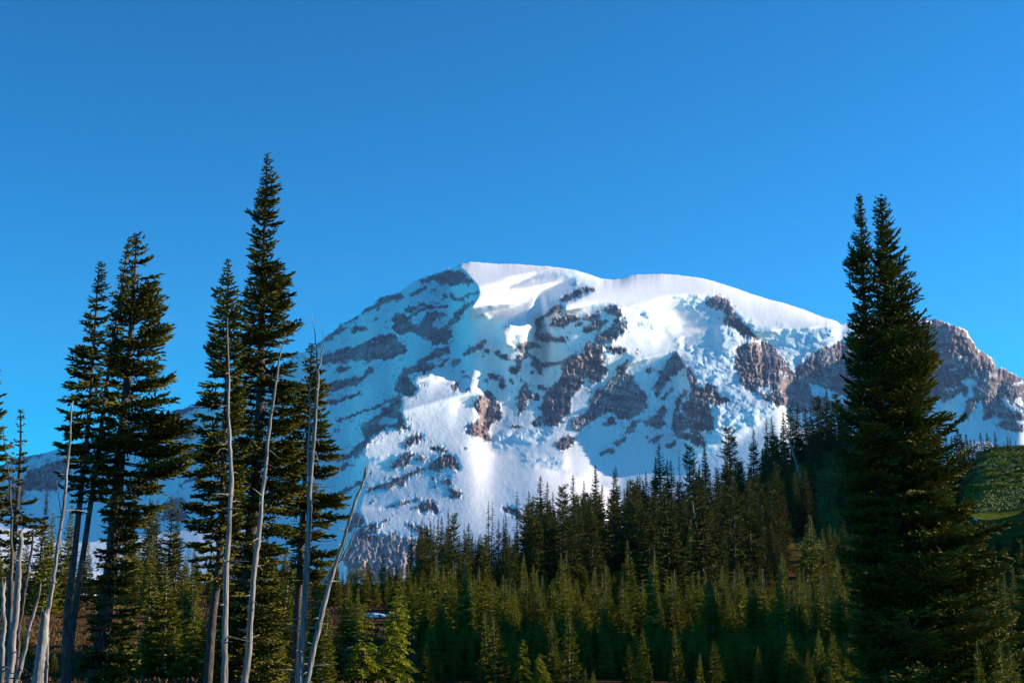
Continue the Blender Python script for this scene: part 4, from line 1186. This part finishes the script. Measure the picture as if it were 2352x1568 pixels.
while n < 26:
    u = FR.uniform(1600, 1975); D = FR.uniform(240, 350)
    p0 = pt(u, 1400, D); gz = float(ground(p0[0], p0[1]))
    v = max(uv_of((p0[0], p0[1], gz + FR.uniform(8, 15)))[1], 1170 + FR.uniform(0, 60))
    if plant('tall' if FR.uniform() < .65 else 'young', u, v, D, 'fir on the bank between the young stand and the steep ridge', 'firs on the bank below the steep ridge', wide=FR.uniform(.9, 1.3)): n += 1
print('young tries', tries)

# firs behind the old trees on the left
L0 = [(104, 1122, 175, 'tall', .75), (114, 1170, 165, 'young', .9), (161, 1157, 170, 'young', .8), (312, 1175, 190, 'tall', .8), (344, 1140, 200, 'tall', .75), (352, 1142, 205, 'tall', .7), (365, 1143, 205, 'tall', .75),
      (399, 1138, 120, 'tall', 1.25), (410, 1160, 185, 'tall', .8), (297, 1192, 195, 'tall', .8), (380, 1250, 150, 'young', .8), (352, 1227, 160, 'young', .8), (445, 1290, 140, 'young', 1.1), (250, 1250, 170, 'young', .9),
      (60, 1230, 170, 'young', .9), (20, 1260, 165, 'young', 1), (135, 1230, 170, 'young', .9), (205, 1240, 180, 'young', .9)]
for k, (u, v, D, kd, w) in enumerate(sorted(L0)):
    what = 'tall fir' if kd == 'tall' else 'bright young fir'
    plant(kd, u, v, D, f'{what} seen between the old trunks, {ORD[k]} from the picture edge', 'firs seen between the old trunks', wide=w)
plant('young', 600, 1195, 88, 'full sunlit fir filling the space between the straight and the wavy bleached trunk', wide=1.35)
plant('young', 655, 1290, 92, 'bushy fir low behind the fork topped dead trunk', wide=1.4)
plant('young', 748, 1395, 86, 'low bushy fir at the foot of the leaning dead trunk', wide=1.5)
plant('young', 385, 1300, 95, 'dense dark low fir between the thick mossy fir and the straight bleached trunk', wide=1.7)
plant('young', 290, 1390, 100, 'small fir against the heather behind the thick old trunk', wide=1.3)
plant('young', 445, 1380, 93, 'low dense fir near the needle tipped old fir', wide=1.6)
LOWF = [(340, 1400, 100), (365, 1345, 112), (425, 1330, 108), (470, 1400, 97), (500, 1430, 93), (545, 1330, 98), (560, 1420, 92), (620, 1340, 104), (640, 1430, 90), (690, 1400, 96), (735, 1350, 110), (770, 1440, 92), (800, 1330, 128),
        (300, 1455, 96), (255, 1480, 97), (190, 1500, 98), (125, 1490, 97), (60, 1420, 110), (15, 1440, 104), (405, 1440, 94), (585, 1280, 118), (670, 1310, 120), (515, 1290, 122)]
for u, v, D in LOWF:
    plant('young', u, v, D, 'low dense fir filling the gaps between the old trunks', 'low firs between the old trunks', wide=FR.uniform(1.3, 1.9))
n = 0
while n < 36:
    u = FR.uniform(-60, 720); D = FR.uniform(170, 250)
    p0 = pt(u, 1400, D); gz = float(ground(p0[0], p0[1]))
    v = uv_of((p0[0], p0[1], gz + FR.uniform(6, 11)))[1]
    lim = np.interp(u, [-60, 100, 250, 400, 520, 700], [1250, 1215, 1230, 1225, 1270, 1300]) + FR.uniform(0, 40)
    v = max(v, lim)
    if plant('young' if FR.uniform() < .75 else 'tall', u, v, D, 'young fir in the sunny strip of forest behind the old trunks', 'firs behind the old trunks', wide=FR.uniform(.8, 1.1)): n += 1

# saplings at the bottom edge
SAP = [(985, 1452, 100, 'sapling alone in the shade just beside the yellow hemlock', 1), (1047, 1472, 98, 'sapling with a crooked pale tip between two straighter ones', .7), (1083, 1470, 99, 'sapling leaning toward the double topped fir', .9),
       (1117, 1403, 95, 'double topped sunlit fir, its taller pale tip', .75), (1137, 1415, 94, 'double topped sunlit fir, its fuller half', 1.25), (1013, 1514, 96, 'tiny sapling low beside the lone one', 1.1), (1268, 1408, 97, 'sunlit sapling with a bare bent tip before the dark hollow', .95),
       (1307, 1408, 95, 'sunlit sapling with a tall straight pale stem before the dark hollow', 1.0), (1344, 1532, 92, 'tiny twin sapling at the bottom edge under the pale stemmed one', 1.2), (1362, 1540, 91, 'tiny bushy sapling at the bottom edge under the pale stemmed one', 1.3), (1473, 1542, 93, 'smallest lone sapling at the bottom edge in deep shade', .9),
       (1551, 1440, 94, 'bright evenly coned sapling standing alone in the dark', .85), (1607, 1500, 92, 'bright short sapling beside the evenly coned one', .9), (1880, 1444, 100, 'shaded sapling with a pale stem close to the big twin firs', .85),
       (1909, 1531, 92, 'small lit sapling at the foot of the shaded pale stemmed one', 1.0), (2033, 1532, 58, 'lit sapling tip poking up in front of the twin firs', .7), (2242, 1465, 57, 'thin leaning pale stem in front of the stout twin fir', .5),
       (2298, 1469, 58, 'pale stemmed sapling at the skirt of the stout twin fir', .9), (2318, 1491, 59, 'bushy sapling at the outer skirt of the stout twin fir', 1.1)]
for u, v, D, lab, w in SAP: plant('small', u, v, D, lab, wide=w)
plant('hemlock', 838, 1385, 92, 'yellow green hemlock with drooping sunlit boughs, the fuller of two', wide=1.0, proto_i=0)
plant('hemlock', 908, 1362, 93, 'yellow green hemlock with a taller nodding tip, beside its fuller twin', wide=1.1, proto_i=1)
plant('hemlock', 1201, 1468, 94, 'small hemlock with a few bright yellow tips in the dark hollow', wide=1.0)
plant('hemlock', 1240, 1500, 93, 'low yellow hemlock at the foot of the bare tipped sapling', wide=1.3)
plant('hemlock', 830, 1290, 190, 'hemlock at the edge of the stand under the grey cliff', wide=1.0)
n = 0
while n < 30:      # dim young firs in the hollow
    u = FR.uniform(960, 1960); D = FR.uniform(104, 132)
    p0 = pt(u, 1400, D); gz = float(ground(p0[0], p0[1]))
    v = max(uv_of((p0[0], p0[1], gz + FR.uniform(3.0, 6.5)))[1], 1440 + FR.uniform(0, 40))
    if plant('young', u, v, D, 'dim young fir standing in the shaded hollow before the dense stand', 'dim firs of the shaded hollow', wide=FR.uniform(1.1, 1.5)): n += 1

# valley and far hill on the right
VAL = [(2288, 1281, 190), (2302, 1309, 175), (2324, 1305, 180), (2248, 1206, 420), (2258, 1208, 420), (2266, 1210, 425), (2345, 1240, 260), (2312, 1400, 130), (2340, 1390, 130), (2275, 1390, 150)]
for k, (u, v, D) in enumerate(sorted(VAL)):
    plant('young', u, v, D, f'fir in the dark valley beyond the stout twin fir, {ORD[k]} outward from it', 'firs in the dark valley', wide=.9)
n = 0
while n < 34:
    u = FR.uniform(2150, 2400); D = FR.uniform(240, 560)
    p0 = pt(u, 1400, D); gz = float(ground(p0[0], p0[1]))
    v = max(uv_of((p0[0], p0[1], gz + FR.uniform(8, 15)))[1], 1225)
    if plant('tall', u, v, D, 'dark fir in deep shade on the valley side below the green hill', 'dark firs of the valley side'): n += 1
F_ = lambda x, y: (1764 + .25 * x, 646.8 + .25 * y)
FAR = [(1740, 1350), (1770, 1400), (1815, 1405), (1860, 1450), (1890, 1450), (1950, 1380), (2010, 1375), (2080, 1370), (2040, 1430), (2165, 1460), (2195, 1410), (2225, 1415), (2275, 1455), (2310, 1490), (1920, 1480), (1720, 1430), (2340, 1500), (2130, 1500), (1980, 1450), (1795, 1470)]
for k, (x, y) in enumerate(sorted(FAR)):
    u, v = F_(x, y)
    plant('far', u, v, 1165 + FR.uniform(-25, 35), f'distant fir on the crest of the green hill, {ORD[k]} along it', 'distant firs on the green hill', wide=.9)
for k, (u, v, D) in enumerate([(2292, 1062, 1050), (2285, 1050, 1090), (2302, 1055, 1080), (2325, 1050, 1070), (2350, 1046, 1080), (2270, 1040, 1110), (2225, 1045, 1090)]):
    plant('far', u, v, D, f'distant fir on the green hill below its crest, {ORD[k]} of a loose row', 'distant firs on the hill face', wide=1.0)
# unlit forest strip behind the twin firs between ridge and valley
n = 0
while n < 20:
    u = FR.uniform(1960, 2190); D = FR.uniform(380, 560)
    p0 = pt(u, 1400, D); gz = float(ground(p0[0], p0[1]))
    v = max(uv_of((p0[0], p0[1], gz + FR.uniform(14, 20)))[1], float(np.interp(u, [1960, 2060, 2190], [925, 930, 985])))
    if plant('tall', u, v, D, 'dark ridge fir half hidden behind the big twin firs', 'firs hidden behind the twin firs'): n += 1

# the hundreds of smaller firs behind and between those: one mass
def thicket():
    r = np.random.default_rng(31)
    rs = np.random.default_rng(700)
    base = []
    for q in range(4):
        R0 = rs.uniform(1.7, 2.1); jj = rs.uniform(.85, 1.15, 40)
        S, B, Dd = grow(rs, lambda z: (0., 0.), .1, 10., lambda z, th: (R0 * (1 - z / 10) ** 1.0 + .02) * jj[int(z * 3.5)], .40, 6, .30, .40, .10, (.3, -.18), .28, .95, gaps=False)
        base.append(S)
    A0, A1, AR, AT = [], [], [], []
    n = 0
    while n < 820:
        u = r.uniform(-80, 2000) if n % 3 == 0 else r.uniform(900, 2060)
        D = r.uniform(93, 290) if n % 3 else r.uniform(99, 132)
        if u > 1000 and D > ridge_D(u) - 20: continue
        if u <= 1000 and D > 235: continue
        if u < 760 and (D < 160 or 100 < u < 330 and D < 185): continue
        if 760 < u < 960 and D < 165: continue
        p = pt(u, 1400, D); gz = float(ground(p[0], p[1]))
        h = r.uniform(3.0, 7.5) if D > 135 else r.uniform(2.2, 5.5)
        v = uv_of((p[0], p[1], gz + h))[1]
        lim = np.interp(u, [-80, 100, 250, 400, 520, 760, 850, 1000, 1300, 1700, 2000], [1260, 1240, 1250, 1250, 1280, 1310, 1310, 1300, 1325, 1325, 1330]) if D > 135 else 1440
        if v < lim: h *= .6
        if h < 1.6: continue
        S = base[r.integers(4)]; s = h / 10; w = s * r.uniform(1., 1.4); th = r.uniform(0, 6.28)
        M3 = np.array([[math.cos(th) * w, math.sin(th) * w, 0], [-math.sin(th) * w, math.cos(th) * w, 0], [0, 0, s]])
        o = np.array([p[0], p[1], gz])
        A0.append(S[0] @ M3 + o); A1.append(S[1] @ M3 + o); AR.append(S[2] * w); AT.append(np.clip(S[3] + r.normal(0, .12), 0, 1)); n += 1
    me = crown_mesh('fir_thicket', (np.concatenate(A0), np.concatenate(A1), np.concatenate(AR), np.concatenate(AT)), MF_YOUNG)
    tag(link('fir_thicket', me), 'mass of low young firs filling the gaps of the stand', kind='stuff')
thicket()

# ------------------------------------------------------------------ shrubs on the green hill
def shrub_mesh(seed):
    r = np.random.default_rng(seed)
    n = 900
    d = r.standard_normal((n, 3)); d[:, 2] = np.abs(d[:, 2]); d /= np.linalg.norm(d, axis=1, keepdims=True)
    c = d * (r.uniform(.5, 1, (n, 1)) ** .6) * np.array([1.3, 1.3, .8]) * (1 + .25 * np.sin(d[:, :1] * 7 + seed))
    e = d + r.normal(0, .6, (n, 3))
    P = []
    for _ in range(6):
        q = r.normal(0, .5, 2)
        P.append(tube([[0, 0, -.2], [q[0] * .5, q[1] * .5, .3], [q[0], q[1], .6]], [.05, .04, .02], 5, cap=False))
    return crown_mesh('shrub_leaves', (c, c + e * .17, np.full(n, .09), r.uniform(0, 1, n)), MF_HEM, join(P), M_BARK)
SH = [shrub_mesh(s) for s in (1, 2, 3)]
first = {}
for k in range(150):
    u = FR.uniform(2185, 2370); D = FR.uniform(880, 1185)
    p = pt(u, 1200, D); gz = float(ground(p[0], p[1]))
    i = k % 3
    if i not in first:
        o = thing('shrub', (0, 0, 0), 'yellow green shrub on the sunlit face of the far hill', 'shrub', 'shrubs on the green hill')
        link('foliage', SH[i], o); first[i] = o
    else:
        o = first[i].copy(); COL.objects.link(o)
        for c in first[i].children:
            d = c.copy(); COL.objects.link(d); d.parent = o
    o.location = (p[0], p[1], gz); s = FR.uniform(1.0, 3.8)
    o.scale = (s * 1.2, s * 1.2, s * .8); o.rotation_euler = (0, 0, FR.uniform(0, 6.28))

# ------------------------------------------------------------------ ground cover and snow patches
def ground_cover():
    r = np.random.default_rng(9)
    n = 42000
    az = np.radians(r.uniform(-22, 21, n)); D = 84 + 170 * r.uniform(0, 1, n) ** 1.3
    x, y = D * np.sin(az), D * np.cos(az)
    clump = np.sin(x * .5 + 2 * np.sin(y * .31)) + np.cos(y * .43 + np.sin(x * .7)) + r.normal(0, .7, n)
    k = (clump > -.3) & ~((az > -.07) & (D < 116))
    x, y = x[k], y[k]; n = len(x)
    z = ground(x, y)
    p0 = np.stack([x, y, z - .05], -1)
    h = r.uniform(.12, .5, n)
    p1 = p0 + np.stack([r.normal(0, .16, n), r.normal(0, .16, n), h], -1)
    M = NT('heather_tufts')
    M.color(M.ramp(M.attr('tint'), [(0, (.035, .042, .012)), (.45, (.09, .055, .022)), (.7, (.15, .06, .03)), (1, (.12, .10, .035))]))
    V, T, tn = spindles(p0, p1, r.uniform(.06, .16, n), np.clip(.5 + .25 * np.sin(x * .13) + r.normal(0, .2, n), 0, 1))
    me = mesh_np('ground_cover', V, None, T, M.m, False, {'tint': tn})
    tag(link('ground_cover', me), 'reddish heather and low plants on the ground', kind='stuff')
ground_cover()
def meadow_grass():
    r = np.random.default_rng(19)
    u = np.concatenate([r.uniform(1840, 2010, 16000), r.uniform(2180, 2380, 9000)])
    D = np.concatenate([r.uniform(320, 530, 16000), r.uniform(760, 1200, 9000)])
    x, y = D * np.sin(np.arctan((u - CX) / FPX / 1.0186)), D * np.cos(np.arctan((u - CX) / FPX / 1.0186))
    k = r.uniform(0, 1, len(x)) < .75
    x, y, D = x[k], y[k], D[k]; n = len(x)
    z = ground(x, y)
    p0 = np.stack([x, y, z - .1], -1)
    sc = D / 700
    p1 = p0 + np.stack([r.normal(0, .5, n) * sc, r.normal(0, .5, n) * sc, r.uniform(.5, 1.3, n) * sc], -1)
    M = NT('meadow_plants')
    M.color(M.ramp(M.attr('tint'), [(0, (.036, .056, .010)), (.5, (.09, .115, .016)), (.85, (.19, .20, .024)), (1, (.13, .10, .04))]))
    V, T, tn = spindles(p0, p1, r.uniform(.2, 1.0, n) ** 1.5 * 1.3 * sc, np.clip(r.normal(.5, .24, n), 0, 1))
    tag(link('meadow_grass', mesh_np('meadow_grass', V, None, T, M.m, False, {'tint': tn})), 'tufted grass and low plants on the green slopes', kind='stuff')
meadow_grass()
def snow_patch(u, v, D, w, d, seed):
    r = np.random.default_rng(seed)
    c = pt(u, v, D)
    V, Q = [], []
    nr, na = 6, 28
    ph = r.uniform(0, 6.28, 4)
    for i in range(nr + 1):
        f = i / nr
        for j in range(na):
            a = 2 * math.pi * j / na
            R = f * (1 + .22 * math.sin(2 * a + ph[0]) + .12 * math.sin(3 * a + ph[1]) + .06 * math.sin(7 * a + ph[2]))
            x, y = c[0] + R * w * math.cos(a), c[1] + R * d * math.sin(a)
            V.append((x, y, float(ground(x, y)) + .38 * (1 - f ** 2) - .04))
    for i in range(nr):
        for j in range(na):
            j2 = (j + 1) % na
            Q.append((i * na + j, (i + 1) * na + j, (i + 1) * na + j2, i * na + j2))
    M = NT('old_snow'); M.color((.78, .80, .84))
    tag(link('snow_patch', mesh_np('snow_patch', np.array(V), np.array(Q), None, M.m, True)), 'last patch of old snow on the forest floor', kind='structure')
for a in ((862, 1384, 172, 1.6, 2.0, 1), (908, 1386, 172, 1.1, 1.6, 2), (203, 1367, 195, 1.3, 2.0, 3), (10, 1356, 205, 3.2, 4, 4), (2241, 1210, 690, 2.4, 5, 5), (2340, 1485, 118, 2.2, 1.6, 6)):
    snow_patch(*a)
hs = {}
for kd, u, v, D, h in PLACED: hs.setdefault(kd, []).append(h)
print({k: (len(x), round(min(x), 1), round(float(np.mean(x)), 1), round(max(x), 1)) for k, x in hs.items()})

# ------------------------------------------------------------------ the air between here and the mountain
def haze_box(density):
    x0, x1, y0, y1, z0, z1 = -9500, 9500, -700, 16500, -150, 3400
    V = np.array([(x, y, z) for x in (x0, x1) for y in (y0, y1) for z in (z0, z1)])
    Q = np.array([(0, 1, 3, 2), (4, 6, 7, 5), (0, 4, 5, 1), (2, 3, 7, 6), (0, 2, 6, 4), (1, 5, 7, 3)])
    m = bpy.data.materials.new('air'); m.use_nodes = True
    t = m.node_tree
    t.nodes.remove(t.nodes['Principled BSDF'])
    v = t.nodes.new('ShaderNodeVolumePrincipled')
    v.inputs['Color'].default_value = (.34, .54, 1, 1)
    v.inputs['Density'].default_value = density
    v.inputs['Anisotropy'].default_value = .2
    t.links.new(v.outputs['Volume'], t.nodes['Material Output'].inputs['Volume'])
    m.cycles.homogeneous_volume = True
    tag(link('haze', mesh_np('haze', V, Q, None, m, False)), 'thin blue mountain air', kind='stuff')
HAZE = 1.35e-5
if HAZE: haze_box(HAZE)
